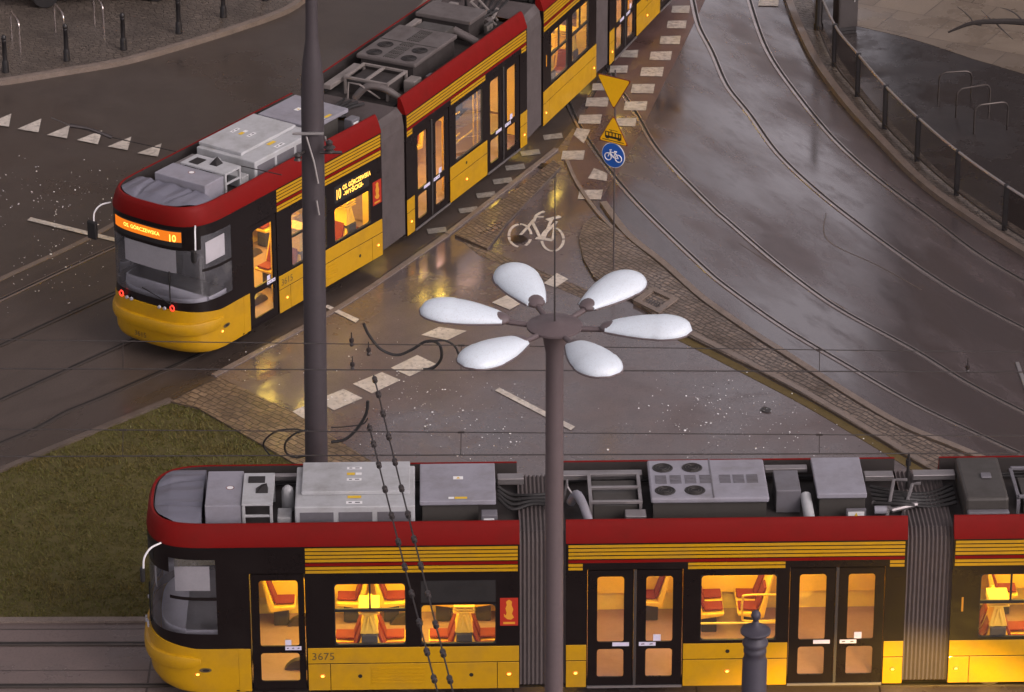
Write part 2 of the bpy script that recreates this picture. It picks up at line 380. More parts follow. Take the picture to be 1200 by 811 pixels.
ribbon(mb, spline([G(x,y) for x,y in [(524,276),(600,217),(652,176)]]), -.05, .05, 0, .05)
struct(mb.build('track_edge_kerb', 'kerb'), 'pale flush kerb along the near edge of the far tram track', 'kerb')
mb = MB(); ribbon(mb, spline([G(x,y) for x,y in [(-160,404),(0,328),(103,280),(200,224),(330,140),(440,60),(520,-20)]]), -.07, .07, 0, .02)
struct(mb.build('outer_track_kerb', 'kerb'), 'pale flush kerb along the left edge of the far tram tracks', 'kerb')
mb = MB(); ribbon(mb, spline([G(x,y) for x,y in [(-160,622),(0,554),(103.5,511),(200,471.5)]]), -.07, .06, 0, .08)
struct(mb.build('lawn_kerb', 'kerb_dark'), 'dark kerb between lawn and far tram track', 'kerb')
mb = MB(); ribbon(mb, spline([G(x,y) for x,y in [(664,190),(673,211),(690,238),(712,264),(733,280)]]), -.03, .05, 0, .05)
struct(mb.build('path_kerb', 'kerb'), 'short kerb beside the red cycle path end', 'kerb')
# lawn
bed_y = G(50, 728).y
lawn_px = [(-200,640),(-160,622),(0,556),(103.5,513),(200,473.5),(231,479),(336,539.5)]
lp = [G(x, y) for x, y in lawn_px] + [Vector((1.2, bed_y+.06, 0)), Vector((-14, bed_y+.06, 0))]
lp[0] = Vector((-14, G(-200,640).y, 0))
poly('lawn_ground', None, -.02, .03, 'soil', 'dark earth of the lawn beside the near tram', 'ground', None, lp)
# near tram track bed
mb = MB(); mb.box(-40, 40, 50.6, bed_y-.09, -.02, .01); struct(mb.build('near_track_bed', 'bed_slabs'), 'pinkish grey concrete slabs of the near tram tracks', 'track bed')
mb = MB(); mb.box(-40, 40, bed_y-.09, bed_y+.06, -.02, .05); struct(mb.build('near_track_kerb', 'kerb'), 'pale kerb between lawn and near tram track', 'kerb')
# top-left pavement
KTL = [(-90,108),(0,100.6),(74,89),(148,76),(222,55.5),(281,37),(333,18.5),(357,4),(385,-20),(420,-60)]
kt = spline([G(x,y) for x,y in KTL])
mb = MB(); ribbon(mb, kt, 0, .16, -.02, .125); struct(mb.build('left_kerb', 'kerb'), 'pale curved kerb of the upper left pavement', 'kerb')
mb = MB(); pv = [(p.x,p.y) for p in kt]; 
off = []
for i,p in enumerate(kt):
    d = kt[min(i+1,len(kt)-1)]-kt[max(i-1,0)]; d.normalize(); off.append((p.x-d.y*.16, p.y+d.x*.16))
mb.prism(off + [(-8,140),(-40,140),(-40,86)], -.02, .115); struct(mb.build('left_pavement', 'cobble_grey'), 'grey sett pavement with bollards at upper left', 'pavement')
# right pavement
kr = spline([G(x,y) for x,y in KERB_R])
mb = MB(); ribbon(mb, kr, 0, .17, -.02, .13); struct(mb.build('right_kerb', 'kerb'), 'pale curved kerb at the foot of the railing', 'kerb')
off = []
for i,p in enumerate(kr):
    d = kr[min(i+1,len(kr)-1)]-kr[max(i-1,0)]; d.normalize(); off.append((p.x-d.y*.17, p.y+d.x*.17))
mb = MB(); mb.prism(off + [(60,60),(60,140),(5.6,140)], -.02, .115); struct(mb.build('right_pavement', 'dark_pave'), 'dark wet pavement behind the curved railing', 'pavement')
pz = [G(x,y,.12) for x,y in [(1004,-60),(1003,30),(1063,44),(1093,53),(1140,69),(1200,86.5),(1420,150)]]
mb = MB(); mb.prism([(p.x,p.y) for p in pz] + [(60,110),(60,139),(8,139)], .10, .121); struct(mb.build('plaza_paving', 'plaza'), 'tan slab paving of the plaza at upper right', 'pavement')
vr = []
for i,p in enumerate(kr[10:-4]):
    d = kr[i+11]-kr[i+9]; d.normalize(); vr.append((p.x-d.y*.18, p.y+d.x*.18))
vr2 = []
for i,p in enumerate(kr[10:-4]):
    d = kr[i+11]-kr[i+9]; d.normalize(); vr2.append((p.x-d.y*.62, p.y+d.x*.62))
mb = MB()
for i in range(len(vr)-1): mb.quad([(*vr[i],.119),(*vr[i+1],.119),(*vr2[i+1],.119),(*vr2[i],.119)])
struct(mb.build('sett_verge', 'cobble_grey'), 'narrow sett verge under the railing posts', 'paving')

# rails
def rail(name, pts, label, mat='rail', w=.06, z=.02):
    mb = MB(); ribbon(mb, pts, -w/2, w/2, 0, z, 0); ribbon(mb, pts, w/2+.001, w/2+.055, 0, z-.006, 1)
    ribbon(mb, pts, w/2+.056, w/2+.078, 0, z-.004, 0)
    return struct(mb.build(name, [mat, 'groove']), label, 'rail')
R1 = [(872,-60),(872,-25),(876,0),(897.5,60.4),(936,116.5),(979.5,168),(1031,213.6),(1092,259),(1143.5,298),(1200,332),(1300,388)]
R2 = [(800,-60),(803,-25),(809.5,0),(817,31),(832.6,61.6),(850,101),(876,134),(910,181),(958,226.6),(1010,267.6),(1057,302),(1092,326),(1130.5,350),(1200,387),(1300,436)]
R3 = [(690,20),(714,85),(734,120),(746,138.6),(764.8,171),(792.5,203),(835.6,246.5),(850,259),(902,304),(948,340),(990,368),(1070.5,411.8),(1130,448.5),(1200,485),(1300,532)]
R4 = [(640,40),(658,105),(675.5,146),(697,180),(721.7,212.6),(755.5,250),(820,312),(853.5,340),(920,387),(997,432.8),(1070.5,474.8),(1147.5,511.5),(1196.5,534),(1300,580)]
for pts, lab in ((R1,'outermost shiny rail of the right curve, next to the kerb'),(R2,'second rail of the right curve, counted from the railing'),(R3,'third rail of the right curve, counted from the railing'),(R4,'innermost rail of the right curve, beside the cobbled wedge')):
    rail('tram_rail', spline([G(x,y) for x,y in pts]), lab)

# ------------------------------------------------------------------ tram geometry constants
SEC = [6.148, 5.472, 3.157, 5.472]; GAP = .74; HW = 1.175
def sec_mat(x, y, yaw): return Matrix.Translation((x, y, 0)) @ Matrix.Rotation(yaw, 4, 'Z') @ Matrix.Translation((0, HW, 0))
NX, NY, NYAW = -6.0342, 56.7325, .0187
near_S = []; s = 0
for L in SEC: near_S.append(sec_mat(NX + s*math.cos(NYAW), NY + s*math.sin(NYAW), NYAW)); s += L + GAP
far_S = [sec_mat(-6.0571, 69.0633, .971), sec_mat(-2.1184, 75.0277, 1.1056), sec_mat(.6876, 80.9003, 1.1799)]
e3 = far_S[2] @ Vector((SEC[2]+GAP*.99, -HW, 0)); far_S.append(sec_mat(e3.x + .03, e3.y, 1.215))
def far_path(y):
    p = [far_S[0] @ Vector((1.6, y, 0)), far_S[0] @ Vector((5.0, y, 0)), far_S[1] @ Vector((1, y, 0)), far_S[1] @ Vector((4.4, y, 0)), far_S[2] @ Vector((1.5, y, 0)), far_S[3] @ Vector((2, y, 0)), far_S[3] @ Vector((8, y, 0))]
    return p
rail('tram_rail', spline([G(-160,584), G(26,511), G(79,484), G(138,459.5)] + far_path(-.72)), 'rail of the far tram track nearer to the lawn', 'rail_dull')
rail('tram_rail', spline([G(-160,545), G(0,471), G(148,403.6)] + far_path(.72)), 'second rail from the lawn under the far tram', 'rail_dull')
def offp(pts, d): 
    o = []
    for i,p in enumerate(pts):
        t = pts[min(i+1,len(pts)-1)]-pts[max(i-1,0)]; t.normalize(); o.append(p + Vector((-t.y,t.x,0))*d)
    return o
fp = far_path(0)
rail('tram_rail', spline([G(-160,482), G(0,407), G(141,342)] + offp(fp, 2.2)[1:]), 'third rail from the lawn, left of the far tram', 'rail_dull')
rail('tram_rail', spline([G(-160,431), G(0,354), G(140,288.6)] + offp(fp, 3.63)[1:]), 'bright fourth rail from the lawn, left of the far tram', 'rail')
for Y, lab in ((57.40,'rail of the near tram track at the bottom edge'),(58.79,'dark rail of the near tram track beside the lawn'),(54.0,'front track rail nearest the viewer'),(55.43,'front track rail just before the near tram')):
    rail('tram_rail', [Vector((-40,Y,0)), Vector((0,Y+.0,0)), Vector((40,Y,0))], lab, 'rail_dull', .06, .03)

# ------------------------------------------------------------------ painted markings
def marks(name, quads, mat, label, z=.022, wid=None):
    mb = MB()
    for q in quads: mb.quad([G(x,y,z) for x,y in q])
    return struct(mb.build(name, mat), label, 'road marking')
marks('give_way_marking', [[(-15,145),(13.3,133),(10.4,148.4)],[(20.3,151),(48.5,139),(45,155)],[(55,158),(82,146.5),(78.4,162)],[(90,164),(120,152.4),(114.7,169)],[(126,171.7),(154,160),(149.5,175.7)],[(160.6,179.4),(189.4,168),(185,183.5)]], 'mark', 'row of white give way triangles on the left road')
marks('stop_line_marking', [[(36,254.5),(138,279.5),(137,283.8),(32,258)],[(380,359.5),(384,357),(421,374),(417,378)],[(585,454),(674,500),(669,504),(580,457.5)]], 'mark', 'thin white stop lines beside the tracks')
marks('cycle_crossing_marking', [[(447.6,436),(469.6,445.4),(436,460.9),(413.3,449.7)],[(489,416),(511,426.5),(480,441),(458,431)],[(402.4,455.7),(425,466.5),(391.6,480.7),(370,469)],[(355,476),(378,487),(350,497.5),(332.7,487)],[(514.8,383),(547,387.7),(523.8,398.6),(493.6,392.4)],[(594,345.7),(609.4,356),(597.4,363),(576.6,354.3)],[(637,332),(652.6,320),(666,327),(651,337)]], 'mark', 'diagonal row of white block markings beside the lamp', .019)
blocks = []
for cx, cy, k in [(798.7,10.8,.8),(794,28.6,.85),(786.4,46.8,.9),(775.3,65.3,.95),(765,84,1),(754.3,103.8,1.02),(745.7,124,1.0),(734.6,143,.9),(692.7,228,1.05),(682.5,160,.0),(672.4,181.8,1),(692.4,139.6,1),(700.7,119.5,1),(705.6,101.7,.8),(726,81,.8),(738,63,.8),(738,-25,.7),(745,-8,.75),(800,-8,.75),(902,2,.9)]:
    if k: blocks.append([(cx-11*k-2,cy-5*k),(cx+15*k-2,cy-5.5*k),(cx+11*k,cy+5.5*k),(cx-15*k,cy+5*k)])
blocks.append([(696,197),(712,203),(711,212),(689,209)]); blocks.append([(676,150),(692,152),(684,168),(672,158)])
marks('crossing_marking', blocks, 'mark_mid', 'double row of white crossing blocks on the red path')
worn = []
for cx, cy in [(648,160),(621.5,179),(603.7,196),(589,212),(569.7,228.4),(549,246),(512,270)]:
    worn.append([(cx-12,cy-1.5),(cx+10,cy-4.5),(cx+12,cy+1.5),(cx-10,cy+4)])
marks('worn_crossing_marking', worn, 'mark_worn', 'worn grey crossing bars between far tram and cobbles')
# bicycle symbol
def zb(u, v): return G(560+u/3.242, 170+v/3.242, .02)
mb = MB()
def stroke(pts, w): ribbon(mb, [zb(*p) for p in pts], -w/2, w/2, .012, .02 + random.random()*.003)
def arc(cx, cy, rx, ry, a0, a1, n=22): return [(cx+rx*math.cos(math.radians(a0+(a1-a0)*i/n)), cy+ry*math.sin(math.radians(a0+(a1-a0)*i/n))) for i in range(n+1)]
for a0, a1 in ((100,172),(178,262),(270,352),(20,60)): stroke(arc(160,343,42,43,a0,a1), .055)
for a0, a1 in ((-85,-5),(2,82),(90,172),(180,262)): stroke(arc(284,358,41,44,a0,a1), .055)
stroke([(162,340),(190,310),(212,283)], .06); stroke([(212,290),(222,266),(236,257),(252,251)], .06); stroke([(224,272),(250,272)], .05)
stroke([(206,290),(222,322),(238,354)], .065); stroke([(262,284),(312,270)], .10); stroke([(280,282),(262,325),(248,360)], .06)
stroke([(220,352),(252,356),(284,361)], .11); stroke([(300,290),(270,320),(242,352)], .055); stroke([(292,300),(284,358)], .05)
struct(mb.build('bicycle_marking', 'mark'), 'white bicycle symbol painted on the cycle path', 'road marking')
# stains
mb = MB()
for cx, cy, r in [(607,280,9),(897,480,6),(642,196,10)]:
    n = 14; mb.quad([G(cx+r*(1+.35*random.uniform(-1,1))*math.cos(2*PI*i/n), cy+r*.55*(1+.35*random.uniform(-1,1))*math.sin(2*PI*i/n), .0262) for i in range(n)])
struct(mb.build('pavement_stain', 'stain'), 'dark stains and patched holes in the island asphalt', 'stain')
# road cracks and joints in the surfaces
mb = MB()
for pts in ([(968,250),(970,282),(1030,312),(1080,340)],[(866,285),(920,320),(990,362)]):
    ribbon(mb, spline([G(x,y) for x,y in pts]), -.012, .012, 0, .0075)
struct(mb.build('asphalt_seam', 'kerb_dark'), 'thin seams between asphalt patches on the right road', 'seam')

# drain pit
q = [G(764.8,336,.09), G(794.4,350,.09), G(772,367,.09), G(742,352,.09)]
c = sum(q, Vector())/4
root = empty('drain_pit', (c.x, c.y, .0)); tag(root, 'pale framed rectangular drain pit at the cobbled wedge tip', 'drain')
mb = MB(); qi = [c + (p-c)*.66 for p in q]
for i in range(4):
    j = (i+1)%4; mb.add([(*q[i].xy,.10),(*q[j].xy,.10),(*qi[j].xy,.10),(*qi[i].xy,.10),(*q[i].xy,0),(*q[j].xy,0),(*qi[j].xy,.01),(*qi[i].xy,.01)], [(0,1,2,3),(0,4,5,1),(3,2,6,7)])
o = mb.build('pit_frame', 'kerb', root, loc=(c.x,c.y,0)); o.location = (0,0,0)
mb = MB(); mb.quad([(*p.xy,.03) for p in qi]); o = mb.build('pit_floor', 'gutter', root, loc=(c.x,c.y,0)); o.location = (0,0,0)
mb = MB()
for k in range(5):
    t = .2+.15*k; a = qi[0].lerp(qi[1], t); b = qi[3].lerp(qi[2], t); a = b.lerp(a,.45); mb.tube([(*a.xy,.06),(*b.xy,.06)], .018, 6)
o = mb.build('grating', 'steel_dk', root, loc=(c.x,c.y,0)); o.location = (0,0,0)

# manhole frame at the right edge
mb = MB(); a = [G(x,y,.03) for x,y in [(1190,424),(1194,424),(1208,462),(1203,462)]]; mb.prism([p.xy for p in a], 0, .03)
tag(mb.build('track_box', 'steel'), 'pale metal edge of a track switch box at the right frame edge', 'switch box')

# grass blades
def inpoly(x, y, P):
    r = False; n = len(P)
    for i in range(n):
        a, b = P[i], P[i-1]
        if (a.y > y) != (b.y > y) and x < (b.x-a.x)*(y-a.y)/(b.y-a.y)+a.x: r = not r
    return r
mgrass = [paint('grass olive', (.10, .088, .010), .6, .2), paint('grass dull green', (.09, .09, .010), .6, .2), paint('grass dry', (.12, .095, .018), .7, .2)]
mb = MB(); rnd = random.Random(3); cnt = 0
from mathutils import noise as mn
while cnt < 52000:
    x, y = rnd.uniform(-10.2, .3), rnd.uniform(bed_y+.08, 68.2)
    if not inpoly(x, y, lp): continue
    n1 = mn.noise((x*.8, y*.8, 1)); n2 = mn.noise((x*2.6, y*2.6, 7))
    if n2 < -.22 and rnd.random() < .6: cnt += 1; continue
    h = rnd.uniform(.02,.06)*(1+.5*n1); a = rnd.uniform(0,2*PI); w = rnd.uniform(.008,.016); lx, ly = rnd.gauss(0,.035), rnd.gauss(0,.035)
    k = 2 if (n1*1.0+n2*.6+rnd.uniform(-.25,.25)) > .24 else (1 if rnd.random() < .45+n1 else 0)
    o = len(mb.v); mb.v += [(x-w*math.cos(a),y-w*math.sin(a),.025),(x+w*math.cos(a),y+w*math.sin(a),.025),(x+lx,y+ly,.03+h)]; mb.f.append([o,o+1,o+2]); mb.m.append(k); cnt += 1
me = bpy.data.meshes.new('grass'); me.from_pydata(mb.v, [], mb.f); me.polygons.foreach_set('material_index', mb.m)
for m in mgrass: me.materials.append(m)
o = bpy.data.objects.new('grass', me); COL.objects.link(o); tag(o, 'short olive winter grass of the lawn beside the near tram', 'grass', kind='stuff')

# tiny white flecks strewn over the wet ground
mb = MB()
def speck(px, py, s0):
    p = G(px, py, .03); s = s0*random.uniform(.3,1); a = random.uniform(0,PI); n = 5
    mb.quad([(p.x+s*random.uniform(.6,1.3)*math.cos(a+2*PI*i/n), p.y+s*1.2*random.uniform(.6,1.3)*math.sin(a+2*PI*i/n), .03+random.uniform(0,.02)) for i in range(n)])
for cx, cy, sx, sy, n in [(60,225,55,25,110),(60,310,45,25,80),(110,270,25,40,30),(520,470,60,28,130),(400,430,70,35,40),(840,480,65,28,150),(900,510,70,15,80),(580,510,60,18,40),(300,430,40,20,18)]:
    for _ in range(n):
        px, py = random.gauss(cx,sx*.85), random.gauss(cy,sy*.85)
        if 335 < px < 350 and py > 530: continue
        speck(px, py, random.choice([.008,.010,.012,.014,.016,.026]))
tag(mb.build('flecks', 'speck'), 'tiny white flecks scattered over the wet asphalt', 'flecks', kind='stuff')

# ------------------------------------------------------------------ trams
Z0, ZY, ZRB, ZRT = .30, 1.089, 2.935, 3.30
YO, YI = HW, HW - .06
def wall(mb, x0, x1, z0, z1, holes, side, mo=0, mi=1):
    """a wall with openings: outer face, inner lining and reveals"""
    xs = sorted(set([x0, x1] + [h[0] for h in holes] + [h[1] for h in holes])); zs = sorted(set([z0, z1] + [h[2] for h in holes] + [h[3] for h in holes]))
    xs = [x for x in xs if x0 <= x <= x1]; zs = [z for z in zs if z0 <= z <= z1]
    o, i = side*YO, side*YI
    for a, b in zip(xs, xs[1:]):
        for c, d in zip(zs, zs[1:]):
            mx, mz = (a+b)/2, (c+d)/2
            if any(h[0] < mx < h[1] and h[2] < mz < h[3] for h in holes): continue
            mb.quad([(a,o,c),(b,o,c),(b,o,d),(a,o,d)], mo); mb.quad([(a,i,c),(a,i,d),(b,i,d),(b,i,c)], mi)
    for h in list(holes) + [(x0, x1, z0, z1)]:
        a, b, c, d = h
        mb.quad([(a,o,c),(a,o,d),(a,i,d),(a,i,c)], mo); mb.quad([(b,o,c),(b,i,c),(b,i,d),(b,o,d)], mo)
        mb.quad([(a,o,d),(b,o,d),(b,i,d),(a,i,d)], mo); mb.quad([(a,o,c),(a,i,c),(b,i,c),(b,o,c)], mo)

PARTS = []                                   # (object, section)
NEAR = empty('tram', near_S[0].to_translation()); FAR = empty('tram', far_S[0].to_translation())
tag(NEAR, 'yellow, red and black articulated tram passing along the bottom, lit inside', 'tram', 'articulated city trams')
tag(FAR, 'yellow, red and black articulated tram with amber destination displays, bending beside the crossing', 'tram', 'articulated city trams')
def place(o, mats, sec, root): o.parent = root; o.matrix_basis = Matrix.Translation(-root.location) @ mats[sec]
def part(o, sec, label=None):
    PARTS.append((o, sec)); place(o, near_S, sec, NEAR)
    if label: o['label'] = label
    return o
def P(name, mb, mats, sec, smooth=False, bev=0, label=None, weld=False): return part(mb.build(name, mats, None, smooth, bev, None, weld), sec, label)
def sub(name, mb, mats, par, smooth=False, bev=0):
    return mb.build(name, mats, par, smooth, bev)

# nose outline
NA, NN, NS = 1.28, 3.1, .10
def nose(th, w=HW, sh=0, a=NA):
    sh = sh + NS
    c, s_ = math.cos(th), math.sin(th)
    return (sh + (a-sh)*(1-abs(c)**(2/NN)), math.copysign(abs(s_)**(2/NN), s_)*w)
def nose_x(y, w=HW, sh=0):
    sh = sh + NS
    return sh + (NA-sh)*(1-(1-min(1,abs(y)/w)**NN)**(1/NN))
XE = 1.55
TH = [-PI/2 + PI*i/56 for i in range(57)]
def outline(w, sh, xe=XE): return [(xe,-w)] + [nose(t,w,sh) for t in TH] + [(xe,w)]
def ztop(x): return ZY + .14*max(0, 1 - x/.9)

def make_cab():
    # yellow nose skirt
    mb = MB(); rs = []
    for z, w, sh in ((.28,1.168,.20),(.33,1.176,.10),(.45,1.178,.02),(.75,1.178,-.015),(None,1.178,.0)):
        rs.append([(x,y,(ztop(x) if z is None else z)) for x,y in outline(w, sh, 1.70)])
    mb.rings(rs, 0, False, False)
    mb.rings([rs[-1], [(x+.05 if x<1.2 else x, y*.97, z+.002) for x,y,z in rs[-1]]], 0, False, False)
    o = P('nose_skirt', mb, 'yellow', 0, True)
    # bumper band
    mb = MB(); rs = []
    ths = [t for t in TH if abs(t) < math.radians(84)]
    for t in ths:
        k = min(1, (math.radians(84)-abs(t))/math.radians(16)); k = math.sin(k*PI/2)**.5 if k < 1 else 1
        x, y = nose(t, 1.178, -.015); n = Vector((-(math.cos(t))**.6, math.sin(t)*.75, 0)).normalized()
        hh = .03+.10*k; zc = .83+.03*(1-k); ring = []
        for dz, dn in ((-1,-.02),(-.88,.045),(-.4,.066),(.4,.066),(.88,.045),(1,-.02)): ring.append((x+n.x*dn*k-.0*k, y+n.y*dn*k, zc+dz*hh))
        rs.append(ring)
    mb.rings(rs, 0, True, True); P('bumper', mb, 'yellow', 0, True)
    # black surround with glazing bands
    zs = [None, 1.36, 1.98, 2.04, 2.45, 2.72, ZRB+.02]; rows = []
    for i, z in enumerate(zs):
        row = []
        for x, y in outline(HW, .03 if i == 0 else .05): row.append((x, y, ztop(x) if z is None else z))
        rows.append(row)
    blk, ws, sws = MB(), MB(), (MB(), MB())
    n = len(rows[0])
    for r in range(len(rows)-1):
        for i in range(n-1):
            q = [rows[r][i], rows[r][i+1], rows[r+1][i+1], rows[r+1][i]]
            ax = sum(p[0] for p in q)/4; ay = sum(p[1] for p in q)/4
            th = i-1
            front = 0 <= th < 56 and abs(TH[min(th,55)] + PI/112) < math.radians(57)
            side = (not front) and ax > .36 and ax < 1.32
            if front and r in (1,2,3): ws.quad(q)
            elif side and r in (1,3,4): sws[0 if ay < 0 else 1].quad(q)
            else: blk.quad(q)
    P('cab_surround', blk, 'black', 0, True, weld=True)
    o = P('windscreen', ws, 'glass_cab', 0, True, weld=True)
    wm = MB(); y0 = -.55; x0 = nose_x(y0, HW, .05)-.02
    wm.tube([(x0,y0,1.28),(x0-.005,y0,1.5),(x0,y0,2.0)], .014, 6); wm.tube([(x0-.01,y0,1.33),(nose_x(.1,HW,.05)-.02,.1,1.52)], .010, 6)
    sub('wiper', wm, 'rubber', o)
    for sw in sws: P('cab_side_window', sw, 'glass_cab', 0, True, weld=True)
    # display strip above the windscreen
    mb = MB(); ys = [-.80+1.6*i/16 for i in range(17)]
    for a, b in zip(ys, ys[1:]):
        mb.quad([(nose_x(a,HW,.05)-.006,a,2.52),(nose_x(b,HW,.05)-.006,b,2.52),(nose_x(b,HW,.05)-.006,b,2.86),(nose_x(a,HW,.05)-.006,a,2.86)])
    fd = mb.build('front_display', 'rubber'); part(fd, 0)
    # lamps at the nose corners
    for sgn in (-1, 1):
        y = sgn*.62; x = nose_x(y,1.178,0)
        c = Vector((x-.03, y, 1.27)); mb = MB()
        mb.tube([c+Vector((.0,.045*math.cos(a),.055*math.sin(a))) for a in [math.radians(d) for d in range(70,395,20)]], .014, 6)
        P('tail_lamp', mb, 'tail', 0)
        for dy in (.16,.28):
            mb = MB(); yy = sgn*(.62-dy); xx = nose_x(yy,1.178,0); mb.lathe([(0,0),(.035,0),(.035,.02),(.03,.035)], 12, (0,0,0)); 
            k = 48; mb.v[-k:] = [(xx-.015-z_, yy+x_, 1.24+y_) for x_,y_,z_ in mb.v[-k:]]
            P('headlight', mb, 'headlamp', 0)
    # side pocket and flank fittings
    mb = MB()
    for sgn in (-1,1):
        y = sgn*1.176; cx = .78; mb.rings([[(cx+.10*math.cos(a)*k+.04*(k-1), sgn*(nyo) , .80+.045*math.sin(a)*k) for a in [2*PI*i/16 for i in range(16)]] for k,nyo in ((1,1.130),(.55,1.123))], 0, True, True)
    # mirrors: curved white arm and dark housing
    for sgn in (-1,1):
        mb = MB(); y0 = sgn*1.10
        mb.tube(spline([(.42,sgn*1.02,2.96),(.26,sgn*1.14,2.93),(.16,sgn*1.22,2.80),(.14,sgn*1.23,2.62)],5), .016, 8)
        a = P('mirror_arm', mb, 'sign_w', 0, True)
        mb = MB(); yy = sorted((sgn*1.15, sgn*(1.25 if sgn < 0 else 1.37))); mb.box(.08,.16,yy[0],yy[1],2.25 if sgn > 0 else 2.36,2.62)
        sub('mirror', mb, 'rubber', a, False, .03)
    # red roof fairing round the nose
    mb = MB(); rs = []
    for z, w, sh in ((ZRB+.005,HW+.004,.045),(ZRB+.05,HW,.04),(3.2,1.10,.07),(ZRT-.02,1.06,.10),(ZRT,1.035,.12),(ZRT-.01,1.0,.16),(3.0,.985,.18)):
        rs.append([(x,y,z) for x,y in outline(w, sh, XE)])
    mb.rings(rs[:6], 0, False, False); mb.rings(rs[5:], 1, False, False)
    for sgn in (-1,1):
        pr = [(XE+.002,SEC[0])]
        for (a,b) in pr:
            prof = [(HW+.004,ZRB+.005),(HW,ZRB+.05),(1.10,3.2),(1.06,ZRT-.02),(1.035,ZRT),(1.0,ZRT-.01),(.985,2.98)]
            mb.rings([[(XE,sgn*p[0],p[1]) for p in prof[:6]],[(b,sgn*p[0],p[1]) for p in prof[:6]]], 0, False, False); mb.rings([[(XE,sgn*p[0],p[1]) for p in prof[5:]],[(b,sgn*p[0],p[1]) for p in prof[5:]]], 1, False, False)
    P('roof_fairing', mb, ['red','deck'], 0, True, weld=True)
    # cowl on the cab roof, three shallow lobes with creases between
    mb = MB(); NX_, NY_ = 30, 72; grid = []
    for i in range(NX_+1):
        row = []
        for j in range(NY_+1):
            v = -1 + 2*j/NY_; y = .975*v
            xf = nose_x(y, .985, .18) if abs(v) < 1 else 1.06
            xf = min(xf, 1.05); t = i/NX_; x = xf + (1.062-xf)*t
            edge = min(1, (x-.18)/.35)*min(1, (1-abs(v))*4)
            crease = math.exp(-((abs(y) - (.46-.20*(1-(x-.18)/.9)**2))/.055)**2)*min(1, max(0, (x-.25)/.2))
            lobe = .035*math.cos(y*PI/.46)**2
            row.append((x, y, 3.20 + .13*max(0, edge)**.6 + lobe*edge - .055*crease*edge))
        grid.append(row)
    mb.add([p for r in grid for p in r], [(i*(NY_+1)+j, i*(NY_+1)+j+1, (i+1)*(NY_+1)+j+1, (i+1)*(NY_+1)+j) for i in range(NX_) for j in range(NY_)])
    last = grid[-1]; mb.add(last + [(1.062, p[1], 2.99) for p in last], [(j, j+1, j+NY_+2, j+NY_+1) for j in range(NY_)])
    P('roof_cowl', mb, 'cowl', 0, True)
    # cab interior
    mb = MB(); mb.rings([[(x,y,z) for x,y in outline(1.08,.16,1.72)] for z in (.46,.50)],0,True,True); P('cab_floor', mb, 'cabin', 0)
    mb = MB(); mb.box(1.735,1.775,-1.11,1.11,.50,2.93); P('cab_partition', mb, 'cabin', 0)
    mb = MB(); rs = [[(x,y,z) for x,y in outline(1.02,.22,.75)] for z in (.55,1.28,1.36)]; mb.rings(rs,0,True,True); P('dashboard', mb, 'dash', 0, False, .02)
    mb = MB(); mb.box(1.12,1.55,-.30,.22,.85,1.0); mb.box(1.47,1.58,-.28,.2,1.0,1.75); mb.box(1.2,1.45,-.12,.05,.5,.85); P('driver_seat', mb, 'cabin', 0, False, .05)
    mb = MB(); ys = [-.62+1.24*i/14 for i in range(15)]
    for a, b in zip(ys, ys[1:]):
        for d in (0,.006): mb.quad([(nose_x(a,HW,.05)+.09+d,a,1.93),(nose_x(b,HW,.05)+.09+d,b,1.93),(nose_x(b,HW,.05)+.09+d,b,2.40),(nose_x(a,HW,.05)+.09+d,a,2.40)])
    P('sun_blind', mb, 'blind', 0)
    mb = MB(); mb.add([(.62,-1.09,2.12),(1.18,-1.10,2.12),(1.18,-1.10,2.56),(.62,-1.09,2.56),(.62,-1.08,2.12),(1.18,-1.09,2.12),(1.18,-1.09,2.56),(.62,-1.08,2.56)], [(0,1,2,3),(4,5,6,7)]); P('sun_blind', mb, 'blind', 0)
    mb = MB(); mb.box(.55,1.72,-1.05,1.05,2.80,2.84); P('cab_ceiling', mb, 'cabin', 0)

